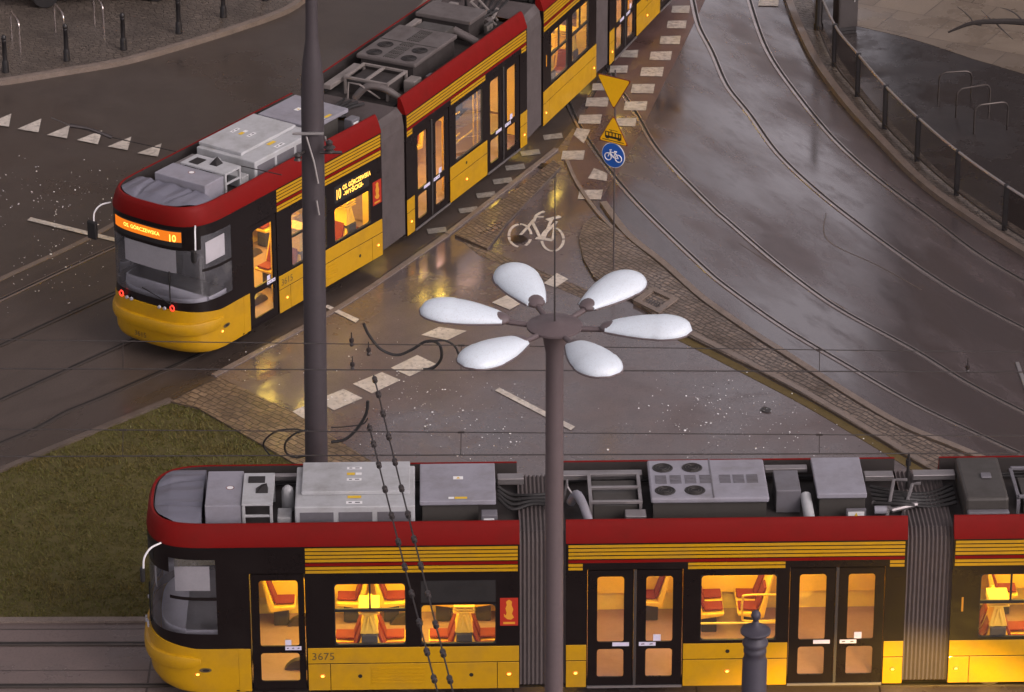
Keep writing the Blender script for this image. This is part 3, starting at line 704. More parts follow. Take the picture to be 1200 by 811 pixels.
def stripes(mb, x0, x1, low):
    y = -HW-.003
    for i in range(4): z = 2.912-.068*i; mb.quad([(x0,y,z-.05),(x1,y,z-.05),(x1,y,z),(x0,y,z)], 0)
    mb.quad([(x0,y,2.586),(x1,y,2.586),(x1,y,2.640),(x0,y,2.640)], 1)
    for a, b in low:
        for i in range(2): z = 2.572-.066*i; mb.quad([(a,y,z-.05),(b,y,z-.05),(b,y,z),(a,y,z)], 0)
def rrect(x0,x1,z0,z1,r,n=4):
    o = []
    for cx,cz,a0 in ((x1-r,z0+r,-90),(x1-r,z1-r,0),(x0+r,z1-r,90),(x0+r,z0+r,180)):
        for i in range(n+1):
            a = math.radians(a0+90*i/n); o.append((cx+r*math.cos(a), cz+r*math.sin(a)))
    return o
def window(sec, x0, x1, z0, z1, side=-1, transom=None, mull=None, gl='glass'):
    """framed window pane filling one opening"""
    y = side*(HW-.012); mb = MB(); out = rrect(x0,x1,z0,z1,.004); inn = rrect(x0+.012,x1-.012,z0+.012,z1-.012,.06); n = len(out)
    yo = side*(HW-.004)
    mb.add([(p[0],yo,p[1]) for p in out]+[(p[0],yo,p[1]) for p in inn]+[(p[0],side*(HW-.05),p[1]) for p in inn], [(i,(i+1)%n,(i+1)%n+n,i+n) for i in range(n)]+[(i+n,(i+1)%n+n,(i+1)%n+2*n,i+2*n) for i in range(n)])
    if transom: mb.box(x0+.012,x1-.012,*sorted((side*(HW-.045),side*(HW-.006))),transom-.025,transom+.025)
    if mull:
        for mx, za, zb_ in mull: mb.box(mx-.015,mx+.015,*sorted((side*(HW-.044),side*(HW-.007))),za,zb_)
    f = P('window', mb, 'rubber', sec)
    pm = MB(); pm.quad([(p[0],y-side*.012,p[1]) for p in rrect(x0+.006,x1-.006,z0+.006,z1-.006,.03)]); sub('pane', pm, gl, f)
    return f
def door_leaf(sec, x0, x1, sticker=None, single=False):
    z0, z1 = .33, 2.44; y0, y1 = -HW+.012, -HW+.05; mb = MB()
    xs = [x0, x0+.13, x1-.10, x1] if single else [x0, x0+.15, x1-.15, x1]
    zs = [z0, .47, 1.0, 1.12, 2.33, z1]
    for i in range(3):
        for j in range(5):
            if i == 1 and j in (1,3): continue
            mb.quad([(xs[i],y0,zs[j]),(xs[i+1],y0,zs[j]),(xs[i+1],y0,zs[j+1]),(xs[i],y0,zs[j+1])]); mb.quad([(xs[i],y1,zs[j]),(xs[i],y1,zs[j+1]),(xs[i+1],y1,zs[j+1]),(xs[i+1],y1,zs[j])])
    for a,b in ((.47,1.0),(1.12,2.33)):
        mb.rings([[(p[0],yy,p[1]) for p in ((xs[1],a),(xs[2],a),(xs[2],b),(xs[1],b))] for yy in (y0,y1)],0,True,False)
        o_ = rrect(xs[1]-.002,xs[2]+.002,a-.002,b+.002,.002); i_ = rrect(xs[1]+.004,xs[2]-.004,a+.004,b-.004,.05); n=len(o_)
        mb.add([(p[0],y0-.002,p[1]) for p in o_]+[(p[0],y0-.002,p[1]) for p in i_],[(k,(k+1)%n,(k+1)%n+n,k+n) for k in range(n)])
    mb.quad([(x0,y0,z0),(x0,y1,z0),(x0,y1,z1),(x0,y0,z1)]); mb.quad([(x1,y0,z0),(x1,y0,z1),(x1,y1,z1),(x1,y1,z0)])
    d = P('door', mb, 'black', sec)
    for a,b in ((.47,1.0),(1.12,2.33)):
        pm = MB(); pm.quad([(xs[1],y0+.015,a),(xs[2],y0+.015,a),(xs[2],y0+.015,b),(xs[1],y0+.015,b)]); sub('pane', pm, 'glass', d)
    if sticker:
        for (a,b,c,e,mk) in sticker:
            sm = MB(); sm.quad([(a,y0-.006,c),(b,y0-.006,c),(b,y0-.006,e),(a,y0-.006,e)],0)
            if mk:
                w = (b-a)/mk
                for k in range(mk):
                    sm.quad([(a+w*(k+.25),y0-.008,c+.025),(a+w*(k+.7),y0-.008,c+.03),(a+w*(k+.6),y0-.008,e-.025),(a+w*(k+.3),y0-.008,e-.03)],1)
            sub('sticker', sm, ['sticker','ink'], d)
    mb = MB(); mb.box(x0+.02,x1-.02,-HW+.06,-HW+.075,1.03,1.06); sub('grab_bar', mb, 'pole_y', d)
def skirt(sec, x0, x1, lock=None, grille=None, seams=(), lamp=None, side=-1):
    """yellow lower panel in two rows, with seams between its plates"""
    cuts = [x0] + sorted(seams) + [x1]; mb = MB(); y = side*(HW+.008); yb = side*(HW-.02)
    mb.box(x0+.004,x1-.004,*sorted((y,yb)),.80,ZY-.004)
    for a,b in zip(cuts,cuts[1:]): mb.box(a+.005,b-.005,*sorted((y,yb)),Z0,.785)
    o = P('skirt_panel', mb, 'yellow', sec, False, .006)
    if lock:
        lm = MB()
        for lx, lz in lock:
            lm.add([(lx+.035*math.cos(2*PI*k/14), y+side*.003, lz+.035*math.sin(2*PI*k/14)) for k in range(14)], [tuple(range(14))])
        sub('lock', lm, 'ink', o)
    if grille:
        gm = MB(); a,b = grille
        for k in range(5): gm.box(a,b,*sorted((y+side*.001,y+side*.010)),.42+.065*k,.448+.065*k)
        sub('grille', gm, 'yellow', o)
    for lx in (lamp or []): marker(sec, lx, .57, side)
    return o
def marker(sec, lx, lz, side=-1, yv=HW+.010):
    mb = MB(); c = [(lx+.026*math.cos(2*PI*k/12), lz+.017*math.sin(2*PI*k/12)) for k in range(12)]
    c2 = [(lx+.045*math.cos(2*PI*k/12), lz+.034*math.sin(2*PI*k/12)) for k in range(12)]
    mb.add([(p[0],side*(yv+.014),p[1]) for p in c]+[(p[0],side*yv,p[1]) for p in c2],[tuple(range(12))],0)
    mb.add([(p[0],side*(yv+.014),p[1]) for p in c]+[(p[0],side*yv,p[1]) for p in c2],[(k,(k+1)%12,(k+1)%12+12,k+12) for k in range(12)],1)
    P('marker_lamp', mb, ['amber','amber_ring'], sec)
def seat(sec, x, face, y, z=.45):
    """seat facing along +x or -x: shell with red cushions"""
    f = face; mb = MB(); w = .20
    mb.add([(x,y-w,z+.40),(x+f*.42,y-w,z+.42),(x+f*.42,y+w,z+.42),(x,y+w,z+.40),(x,y-w,z+.30),(x+f*.40,y-w,z+.36),(x+f*.40,y+w,z+.36),(x,y+w,z+.30)],[(0,1,2,3),(4,5,6,7),(0,1,5,4),(1,2,6,5),(2,3,7,6),(3,0,4,7)],0)
    mb.add([(x-f*.02,y-w,z+.30),(x+f*.06,y-w,z+.42),(x-f*.14,y-w,z+1.12),(x-f*.17,y-w,z+1.10),(x-f*.02,y+w,z+.30),(x+f*.06,y+w,z+.42),(x-f*.14,y+w,z+1.12),(x-f*.17,y+w,z+1.10)],[(0,1,2,3),(4,5,6,7),(0,1,5,4),(1,2,6,5),(2,3,7,6),(3,0,4,7)],0)
    mb.box(min(x+f*.05,x+f*.3),max(x+f*.05,x+f*.3),y-.1,y+.1,z,z+.34,2)
    o = P('seat', mb, ['seat_y','seat_r','dark_in'], sec, False, .02)
    cm = MB(); w = .14
    cm.add([(x+f*.10,y-w,z+.425),(x+f*.40,y-w,z+.44),(x+f*.40,y+w,z+.44),(x+f*.07,y+w,z+.425),(x+f*.07,y-w,z+.47),(x+f*.40,y-w,z+.475),(x+f*.40,y+w,z+.475),(x+f*.07,y+w,z+.47)],[(0,1,2,3),(4,5,6,7),(0,1,5,4),(1,2,6,5),(2,3,7,6),(3,0,4,7)])
    cm.add([(x+f*.06,y-w,z+.47),(x-f*.06,y-w,z+.86),(x-f*.06,y+w,z+.86),(x+f*.06,y+w,z+.47),(x+f*.11,y-w,z+.47),(x-f*.025,y-w,z+.86),(x-f*.025,y+w,z+.86),(x+f*.11,y+w,z+.47)],[(0,1,2,3),(4,5,6,7),(0,1,5,4),(1,2,6,5),(2,3,7,6),(3,0,4,7)])
    sub('cushion', cm, 'seat_r', o, False, .015)
def pole(sec, pts, r=.018): mb = MB(); mb.tube(pts, r, 8); P('handrail', mb, 'pole_y', sec, True)
def seat_block(sec, x, sides=(-1,1)):
    """two rows of seats back to back with the yellow column and dark box between them"""
    for s_ in sides:
        for y in ((.86,.44) if s_ < 0 else (.86,)):
            for f in (-1,1): seat(sec, x+f*.16, f, s_*y, .47)
        if s_ < 0:
            mb = MB(); mb.box(x-.13,x+.13,-1.10,-.98,.52,1.27); P('heater_box', mb, 'dark_in', sec, False, .02)
            mb = MB(); mb.add([(x-.15,-1.06,1.27),(x+.15,-1.06,1.27),(x+.07,-1.02,1.62),(x-.07,-1.02,1.62),(x-.15,-.66,1.27),(x+.15,-.66,1.27),(x+.07,-.66,1.62),(x-.07,-.66,1.62)],[(0,1,2,3),(0,1,5,4),(1,2,6,5),(2,3,7,6),(3,0,4,7),(4,5,6,7)])
            for k in range(3): mb.box(x-.17,x+.17,-1.07,-.64,1.63+.05*k,1.655+.05*k)
            P('seat_column', mb, 'seat_y', sec, False, .01)
def shell(sec, x0, x1, near_h, far_h, label=None):
    for s_, hs in ((-1,near_h),(1,far_h)):
        mb = MB(); wall(mb, x0, x1, Z0, ZRB+.02, hs, s_)
        for xx in ((x1,) if sec == 0 else (x0,x1)):
            d = .05 if xx == x1 else -.05
            mb.box(xx-d,xx,*sorted((s_*.72,s_*(YI+.004))),Z0+.01,ZRB+.015,0)
            mb.quad([(xx-d*1.05,s_*.72,.47),(xx-d*1.05,s_*YI,.47),(xx-d*1.05,s_*YI,2.5),(xx-d*1.05,s_*.72,2.5)],1)
        P('side_wall', mb, ['black','lining'], sec)
    mb = MB(); mb.box(x0+.01 if sec else 1.79,x1-.01,-YI+.002,YI-.002,.42,.46); P('cabin_floor', mb, 'floor_in', sec)
    mb = MB(); mb.box(x0+.01 if sec else 1.79,x1-.01,-YI+.002,YI-.002,2.52,2.56); P('cabin_ceiling', mb, 'lining', sec)
    mb = MB(); mb.quad([(x0 if sec else 1.0,-.99,2.985),(x1,-.99,2.985),(x1,.99,2.985),(x0 if sec else 1.0,.99,2.985)]); P('roof_deck', mb, 'deck', sec)
    rc = random.Random(sec+11)
    for y, r in ((-.86,.022),(-.92,.016),(.80,.025),(.88,.018)):
        xa, xb = (x0 if sec else 1.2)+.05, x1-.05; n_ = 8
        mb = MB(); mb.tube(spline([(xa+(xb-xa)*i/n_, y+rc.uniform(-.03,.03), 3.03+rc.uniform(0,.04)) for i in range(n_+1)],3), r, 6); P('roof_cable', mb, 'rubber', sec, True)
    for k in range(5):
        xa = rc.uniform((x0 if sec else 1.3)+.2, x1-.4); mb = MB(); mb.box(xa, xa+rc.uniform(.12,.3), -.90, -.80, 2.99, 3.06+rc.uniform(.02,.12)); P('roof_fitting', mb, rc.choice(['olive','grey_mid','rubber']), sec, False, .01)
    mb = MB(); mb.box(x0+.5,x1-.3,-.75,.75,.10,.29); mb.box((x0 if sec else 1.2)+.05,x1-.05,-1.08,1.08,.24,.295); P('underframe', mb, 'rubber', sec)
    if sec:
        prof = [(HW+.004,ZRB+.005),(HW,ZRB+.05),(1.10,3.2),(1.06,ZRT-.02),(1.035,ZRT),(1.0,ZRT-.01),(.985,2.98)]
        for sgn in (-1,1):
            mb = MB(); mb.rings([[(x0,sgn*p[0],p[1]) for p in prof[:6]],[(x1,sgn*p[0],p[1]) for p in prof[:6]]],0,False,False); mb.rings([[(x0,sgn*p[0],p[1]) for p in prof[5:]],[(x1,sgn*p[0],p[1]) for p in prof[5:]]],1,False,False)
            for xx in (x0,x1): mb.quad([(xx,sgn*p[0],p[1]) for p in prof])
            P('roof_fairing', mb, ['red','deck'], sec, True, weld=True)
    # lining at the cabin windows' sill line on the far wall
    mb = MB(); mb.box(x0+.05 if sec else 1.85,x1-.06,YI-.06,YI-.004,.80,1.10); P('window_ledge', mb, 'seat_y', sec)
def lamps(sec, x0, x1, mat='interior_lamp'):
    for y in (-.42,.42):
        mb = MB(); mb.box(x0,x1,y-.06,y+.06,2.50,2.519); P('ceiling_lamp', mb, mat, sec)
def wheel_set(sec, xs):
    for x in xs:
        for s_ in (-1,1):
            mb = MB(); k = 0; mb.lathe([(0,-.06),(.31,-.06),(.31,.05),(.27,.06),(0,.06)],20)
            mb.v[k:] = [(x+a, s_*.72+c, .33+b) for a,b,c in mb.v[k:]]
            P('wheel', mb, 'rail_dull', sec, True)
def rbox(name, sec, x0, x1, y0, y1, z1, mat, z0=2.99, bev=.015, label=None):
    mb = MB(); mb.box(x0,x1,y0,y1,z0,z1); return P(name, mb, mat, sec, False, bev, label)
def warn_label(par, x, y, z, w=.16, h=.09, kind=0):
    mb = MB(); mb.quad([(x,y,z),(x+w,y,z),(x+w,y+h,z),(x,y+h,z)],0)
    if kind: mb.quad([(x+w*.3,y+h*.2,z+.002),(x+w*.7,y+h*.2,z+.002),(x+w*.5,y+h*.85,z+.002)],1)
    else: mb.quad([(x+w*.15,y+h*.3,z+.002),(x+w*.35,y+h*.3,z+.002),(x+w*.35,y+h*.7,z+.002),(x+w*.15,y+h*.7,z+.002)],2); mb.quad([(x+w*.55,y+h*.3,z+.002),(x+w*.85,y+h*.3,z+.002),(x+w*.85,y+h*.7,z+.002),(x+w*.55,y+h*.7,z+.002)],2)
    sub('warning_label', mb, ['sign_w','warn','grey_mid'], par)
def patch(par, x, y, z, w, h, mat='warn'): mb = MB(); mb.quad([(x,y,z),(x+w,y,z),(x+w,y+h,z),(x,y+h,z)]); sub('warning_label', mb, mat, par)

# ---- section 1
make_cab()
W1 = (3.166,4.315,1.13,2.26); W2 = (4.555,5.765,1.13,1.86); D0 = (1.815,2.70,.33,2.46)
FW = [(1.95,2.95,1.13,2.26),(3.166,4.315,1.13,2.26),(4.555,5.765,1.13,2.26)]
shell(0, 1.55, SEC[0], [D0,W1,W2], FW)
mb = MB(); stripes(mb, 2.718, SEC[0]-.03, [(2.718,SEC[0]-.03)]); P('livery_stripe', mb, ['yellow','red'], 0)
window(0, *W1, transom=1.765, mull=[(3.74,1.765,2.25)]); window(0, *W2)
for w in FW: window(0, *w, side=1)
door_leaf(0, 1.83, 2.69, [(2.36,2.62,1.05,1.12,3),(2.36,2.46,1.14,1.24,0)], True)
skirt(0, 2.72, SEC[0]-.01, lock=[(3.56,.56),(5.36,.56)], grille=(3.75,4.6), seams=(3.08,5.78), lamp=(2.95,5.97))
skirt(0, 1.60, SEC[0]-.01, seams=(3.08,5.78), side=1)
mb = MB(); mb.box(1.60,1.80,-HW-.008,-HW+.02,Z0,ZY-.004); P('skirt_panel', mb, 'yellow', 0, False, .005)
marker(0, .93, .62, -1, 1.165); marker(0, .93, .62, 1, 1.165)
mb = MB(); n = 16
for r_, yv, mi in ((1,-1.181,0),(.55,-1.184,1)): mb.add([(1.06+.10*r_*math.cos(2*PI*k/n)+.02*(1-r_), yv, .70+.042*r_*math.sin(2*PI*k/n)) for k in range(n)], [tuple(range(n))], mi)
P('coupler_flap', mb, ['numeral','ink'], 0)
seat_block(0, 3.72); seat_block(0, 5.25)
seat(0, 2.05, 1, .80); pole(0, [(2.8,-.95,.47),(2.8,-.95,2.5)]); pole(0, [(2.9,-.3,.47),(2.9,-.3,2.5)])
lamps(0, 2.0, 5.9); wheel_set(0, (2.6,4.3))
# roof gear of section 1
b = rbox('roof_casing', 0, 1.12, 1.70, -.72, .50, 3.46, 'grey'); 
mb = MB(); n=14; mb.add([(1.5+.07*math.cos(2*PI*k/n),-.1+.07*math.sin(2*PI*k/n),3.462) for k in range(n)],[tuple(range(n))]); mb.add([(1.5+.055*math.cos(2*PI*k/n),-.1+.055*math.sin(2*PI*k/n),3.4635) for k in range(n)],[tuple(range(n))],1); sub('warning_label', mb, ['sign_r','sign_w'], b)
mb = MB()
for x in (1.74,2.18):
    for y in (-.72,.30): mb.box(x-.025,x+.025,y-.025,y+.025,2.99,3.46)
mb.box(1.72,2.20,-.74,-.70,3.25,3.29); mb.box(1.71,2.21,-.75,.34,3.46,3.50)
o = P('roof_rack', mb, 'grey_lt', 0, False, .008)
mb = MB(); mb.box(1.79,2.06,-.02,.2,3.502,3.512); sub('hatch', mb, 'ink', o)
mb = MB(); mb.add([(1.92,-.38,3.50),(2.12,-.38,3.50),(2.12,-.2,3.50),(1.92,-.2,3.50),(2.02,-.26,3.60),(2.10,-.26,3.62)],[(0,1,5,4),(1,2,5),(2,3,4,5),(3,0,4)]); sub('antenna', mb, 'ink', o)
mb = MB(); mb.lathe([(.10,2.99),(.10,3.32),(.085,3.38),(.04,3.42),(0,3.43)],18,(2.42,.02,0)); P('signal_dome', mb, 'grey_lt', 0, True)
mb = MB(); mb.box(2.27,2.50,-.7,-.35,2.99,3.22); P('roof_casing', mb, 'grey_lt', 0, False, .02)
mb = MB(); mb.box(2.56,4.48,-.80,.62,3.0,3.46); 
o = P('power_unit', mb, 'grey_lt', 0, False, .02)
mb = MB(); mb.box(2.66,4.40,-.40,.64,3.463,3.53); sub('lid', mb, 'grey_lt', o, False, .012)
mb = MB()
for k in range(3): mb.box(2.64+.62*k,3.18+.62*k,-.806,-.79,3.08,3.36)
sub('louvre', mb, 'grey_mid', o)
for y,kd in ((.42,0),(.22,1),(.02,0)): warn_label(o, 3.38, y-.06, 3.534, .24, .085, 0) if kd == 0 else (patch(o,3.38,y-.06,3.534,.13,.085), patch(o,3.52,y-.06,3.534,.1,.085,'sign_w'))
patch(o, 3.40,-.52,3.464,.22,.09); warn_label(o, 3.38,-.72,3.464,.26,.10,0)
o = rbox('roof_casing', 0, 4.56, 5.78, -.66, .66, 3.47, 'grey', 3.385); warn_label(o, 5.1, .08, 3.473, .16, .11, 1); patch(o, 5.12,-.60,3.473,.2,.07); patch(o,5.02,-.60,3.473,.09,.07,'sign_w')
mb = MB(); mb.box(4.60,5.50,-.60,.6,2.99,3.382); P('roof_casing', mb, 'olive', 0)  # dark base colour imitates the shaded lower front of the casing
o = rbox('junction_box', 0, 5.54, 5.80, -.92, -.72, 3.34, 'grey_mid'); mb = MB(); mb.quad([(5.58,-.922,3.12),(5.75,-.922,3.12),(5.75,-.922,3.28),(5.58,-.922,3.28)],0); mb.quad([(5.62,-.924,3.15),(5.71,-.924,3.15),(5.665,-.924,3.25)],1); sub('warning_label', mb, ['sign_w','warn'], o)
rbox('cable_duct', 0, 5.82, 6.25, .42, .62, 3.30, 'alu', 3.18); rbox('cable_duct', 0, 1.75, 2.55, .62, .72, 3.30, 'alu', 3.2)
mb = MB()
for k in range(4): mb.tube(spline([(5.82,.25-.14*k,3.25),(6.05,.2-.17*k,3.12),(6.4,.1-.1*k,3.16),(6.8,.2-.16*k,3.14)],5), .028, 6)
P('roof_cable', mb, 'rubber', 0, True)

# ---- section 2 (copied for section 4)
def suspended(sec):
    D1, D2 = (.345,1.885,.33,2.46), (3.60,5.135,.33,2.46); W = (2.17,3.40,1.13,2.34)
    shell(sec, 0, SEC[1], [D1,D2,W], [(.45,1.9,1.13,2.34),(2.17,3.40,1.13,2.34),(3.65,5.05,1.13,2.34)])
    mb = MB(); stripes(mb, .04, SEC[1]-.04, [(.04,.27),(1.96,3.52),(5.2,SEC[1]-.04)]); P('livery_stripe', mb, ['yellow','red'], sec)
    for a,b in ((D1[0],D1[1]),(D2[0],D2[1])):
        m_ = (a+b)/2; door_leaf(sec, a+.008, m_-.025, [(m_-.36,m_-.09,1.05,1.12,0)]); door_leaf(sec, m_+.025, b-.008, [(m_+.07,m_+.34,1.05,1.12,2),(m_+.30,m_+.42,1.14,1.26,0)])
        mb = MB(); mb.box(m_-.022,m_+.022,-HW-.004,-HW+.03,.33,2.45); P('door_post', mb, 'dark_in', sec)
        mb = MB(); mb.box(a,b,-HW-.02,-HW+.03,.285,.325); P('door_sill', mb, 'alu', sec)
        pole(sec, [(m_,-.55,.46),(m_,-.55,2.5)])
    window(sec, *W)
    for w in [(.45,1.9,1.13,2.34),(2.17,3.40,1.13,2.34),(3.65,5.05,1.13,2.34)]: window(sec, *w, side=1)
    skirt(sec, 0.0, .335, lamp=(.16,)); skirt(sec, 1.895, 3.59, lock=[(2.62,.94)], seams=(), lamp=(2.62,)); skirt(sec, 5.145, SEC[1], lamp=(5.31,)); skirt(sec, 0, SEC[1], seams=(1.8,3.6), side=1)
    for x,f in ((2.25,1),(3.3,-1)): seat(sec, x, f, .82); seat(sec, x, f, .40)
    seat(sec, 1.65, -1, .82)
    pole(sec, spline([(3.55,-.55,1.62),(2.98,-.55,1.62),(2.90,-.55,1.55),(2.90,-.55,1.22),(2.98,-.55,1.14),(3.55,-.55,1.14)],4))
    pole(sec, [(2.1,-.9,.46),(2.1,-.9,2.5)]); pole(sec, [(3.5,-.9,.46),(3.5,-.9,2.5)]); pole(sec, [(2.1,-.9,1.3),(3.5,-.9,1.3)])
    lamps(sec, 1.95, 3.5); lamps(sec, .45, 1.75, 'vest_lamp'); lamps(sec, 3.7, 5.05, 'vest_lamp')
    # roof gear
    mb = MB()
    for y in (-.55,-.05,.42): mb.box(.42,1.22,y-.03,y+.03,3.33,3.38)
    for x in (.42,1.22): mb.box(x-.03,x+.03,-.57,.45,3.32,3.37); mb.box(x-.025,x+.025,-.57,-.52,2.99,3.33); mb.box(x-.025,x+.025,.40,.45,2.99,3.33)
    P('roof_rack', mb, 'alu', sec, False, .006)
    rbox('roof_casing', sec, .46, 1.18, -.50, .38, 3.27, 'olive'); rbox('junction_box', sec, .96, 1.30, -.86, -.62, 3.26, 'alu')
    rbox('cable_duct', sec, -.02, 1.30, .52, .70, 3.30, 'alu', 3.2)
    mb = MB(); mb.tube(spline([(.12,.05,3.05),(.2,-.2,3.32),(.3,-.55,3.30),(.42,-.92,3.05)],5), .075, 10); P('air_duct', mb, 'grey', sec, True)
    mb = MB(); mb.tube([(.0,.15,3.0),(.06,.15,3.4),(.06,-.1,3.4),(.35,-.4,3.05)], .02, 6); P('roof_bracket', mb, 'alu', sec)
    mb = MB(); mb.box(1.38,3.28,-.66,.70,3.37,3.47); o = P('air_conditioner', mb, 'grey', sec, False, .03)
    mb = MB(); mb.box(1.42,3.24,-.60,.6,2.99,3.368); sub('base', mb, 'olive', o)  # dark-coloured base in place of shade under the unit's front edge
    for x in (1.62,2.10):
        for y in (-.40,.40):
            fm = MB(); n=18; fm.add([(x+.17*math.cos(2*PI*k/n),y+.17*math.sin(2*PI*k/n),3.474) for k in range(n)],[tuple(range(n))],0)
            for r in (.06,.11,.155): fm.tube([(x+r*math.cos(2*PI*k/n),y+r*math.sin(2*PI*k/n),3.478) for k in range(n+1)], .006, 4, 1)
            sub('fan', fm, ['ink','olive'], o)
    for x0 in (1.48,1.72,1.96,2.20,2.52,2.74,2.96):
        vm = MB()
        for k in range(6): vm.box(x0,x0+.18,-.15+.05*k,-.125+.05*k,3.472,3.482)
        sub('vent', vm, 'grey_mid', o)
    for x,y in ((1.44,-.6),(1.44,.64),(1.44,0),(3.22,-.6),(3.22,.64),(3.22,0)): 
        pass
    mb = MB(); mb.box(2.38,2.40,-.66,.70,3.471,3.478); sub('seam', mb, 'grey_mid', o)
    o = rbox('roof_casing', sec, 3.42, 3.82, -.30, .42, 3.40, 'grey_mid'); rbox('cable_duct', sec, 3.30, 4.0, .55, .70, 3.36, 'alu', 3.28)
    mb = MB(); mb.tube([(3.9,-.25,3.28),(3.94,-.85,3.05)], .09, 12); P('air_duct', mb, 'grey_lt', sec, True)
    o = rbox('roof_casing', sec, 4.06, 4.86, -.55, .74, 3.46, 'grey', 3.37); rbox('roof_casing', sec, 4.10, 4.84, -.50, .6, 3.366, 'olive')  # second, dark casing paints in the shade below the first
    mb = MB(); mb.box(4.52,4.84,-.70,-.63,3.06,3.24); o = P('junction_box', mb, 'grey_mid', sec, False, .01)
    mb = MB(); mb.quad([(4.55,-.703,3.09),(4.81,-.703,3.09),(4.81,-.703,3.21),(4.55,-.703,3.21)],0); mb.quad([(4.64,-.705,3.105),(4.72,-.705,3.105),(4.68,-.705,3.195)],1); sub('warning_label', mb, ['sign_w','warn'], o)
    rbox('cable_duct', sec, 4.92, 5.4, .40, .60, 3.28, 'alu', 3.18)
    mb = MB(); mb.tube([(5.18,-.6,3.0),(5.36,.1,3.36),(5.58,.1,3.36)], .03, 6); mb.tube([(5.45,-.5,3.0),(5.66,.05,3.3),(5.8,.05,3.32)], .03, 6); mb.tube([(5.0,-.2,3.1),(5.3,-.45,3.1),(5.7,-.35,3.15)], .045, 8); P('roof_bracket', mb, 'alu', sec, True)
    mb = MB(); mb.tube([(5.0,-.45,3.1),(5.2,-.45,3.1)], .07, 10); P('roof_insulator', mb, 'grey', sec, True)
    mb = MB(); mb.tube([(5.62,.35,3.0),(5.62,.35,3.72)], [.035,.018], 8); mb.tube([(5.62,.35,3.5),(5.62,.35,3.6)], .045, 8); P('roof_antenna', mb, 'ink', sec, True)
    mb = MB()
    for k in range(5): mb.tube(spline([(5.0,.3-.15*k,3.15),(5.5,.15-.14*k,3.10+.02*k),(5.95,.2-.12*k,3.06),(6.35,.35-.16*k,3.14)],5), .03, 6)
    P('roof_cable', mb, 'rubber', sec, True)
suspended(1)
# ---- section 3
W3a, W3b = (.46,1.46,1.13,2.30), (1.70,2.70,1.13,2.30)
shell(2, 0, SEC[2], [W3a,W3b], [W3a,W3b])
mb = MB(); stripes(mb, .03, SEC[2]-.03, [(.03,SEC[2]-.03)]); P('livery_stripe', mb, ['yellow','red'], 2)
for w in (W3a,W3b): window(2, *w, transom=1.78, mull=[((w[0]+w[1])/2,1.78,2.29)])
for w in (W3a,W3b): window(2, *w, side=1, transom=1.78)
skirt(2, 0, SEC[2], seams=(.34,2.84), lamp=(.13,2.98)); skirt(2, 0, SEC[2], seams=(.34,2.84), side=1)
seat_block(2, .80); seat_block(2, 2.15); lamps(2, .3, 2.85); wheel_set(2, (.75,2.4))
mb = MB(); mb.box(-.02,0.04,-HW-.006,-HW+.02,1.5,1.78); 
mb = MB(); mb.box(.17,.20,-HW-.006,-HW+.01,1.62,1.88); P('notice_strip', mb, 'emblem', 2)
o = rbox('roof_casing', 2, .22, .92, -.72, .75, 3.44, 'olive', 2.99, .05); mb = MB(); mb.box(.55,.72,-.05,.12,3.44,3.475); sub('cap', mb, 'grey_mid', o, False, .02)
mb = MB(); mb.box(.24,.92,-.86,-.73,2.99,3.25); P('roof_casing', mb, 'grey_mid', 2, False, .03)
rbox('cable_duct', 2, -.5, .2, .42, .62, 3.28, 'alu', 3.18)
mb = MB()
for y in (-.5,.5): mb.box(1.1,2.9,y-.03,y+.03,3.32,3.37)
for x in (1.1,1.7,2.3,2.9): mb.box(x-.03,x+.03,-.5,.5,3.30,3.35); mb.box(x-.03,x+.03,-.53,-.47,2.99,3.3)
P('roof_rack', mb, 'grey_mid', 2, False, .008)
rbox('roof_casing', 2, 1.2, 2.8, -.42, .42, 3.22, 'olive')
# ---- section 4 repeats section 2
for o, s_ in [p for p in PARTS if p[1] == 1]:
    c = copy_tree(o); PARTS.append((c, 3)); place(c, near_S, 3, NEAR)
# ---- second tram: copies of all parts; its roof gear behind the first section takes darker materials
DRAB = ('roof_casing','air_conditioner','air_duct','junction_box','roof_rack','cable_duct','roof_bracket','roof_insulator')
SWAP = {'grey':'drab','grey_lt':'drab','grey_mid':'olive','alu':'drab_lt','olive':'deck','sign_w':'drab_lt','warn':'olive'}
M['drab'] = paint('darker grey casing', (.105, .09, .085), .5, .5, (.04, .032, .028)); M['drab_lt'] = paint('darker pale metal', (.21, .185, .17), .45, .5, (.06, .05, .045))
_c = {}
def drab(me):
    if me.name not in _c:
        m2 = me.copy(); _c[me.name] = m2
        inv = {M[k].name: M[v] for k, v in SWAP.items()}
        for i, m in enumerate(m2.materials):
            if m.name in inv: m2.materials[i] = inv[m.name]
    return _c[me.name]
for o, s_ in PARTS:
    c = copy_tree(o, FAR); place(c, far_S, s_, FAR)
    if s_ > 0 and c.name.split('.')[0] in DRAB:
        for q in [c] + list(c.children): q.data = drab(q.data)

for o, s_ in PARTS:                           # the near tram shows no lit tail lamps
    if o.name.split('.')[0] == 'tail_lamp': o.data = o.data.copy(); o.data.materials[0] = M['headlamp']
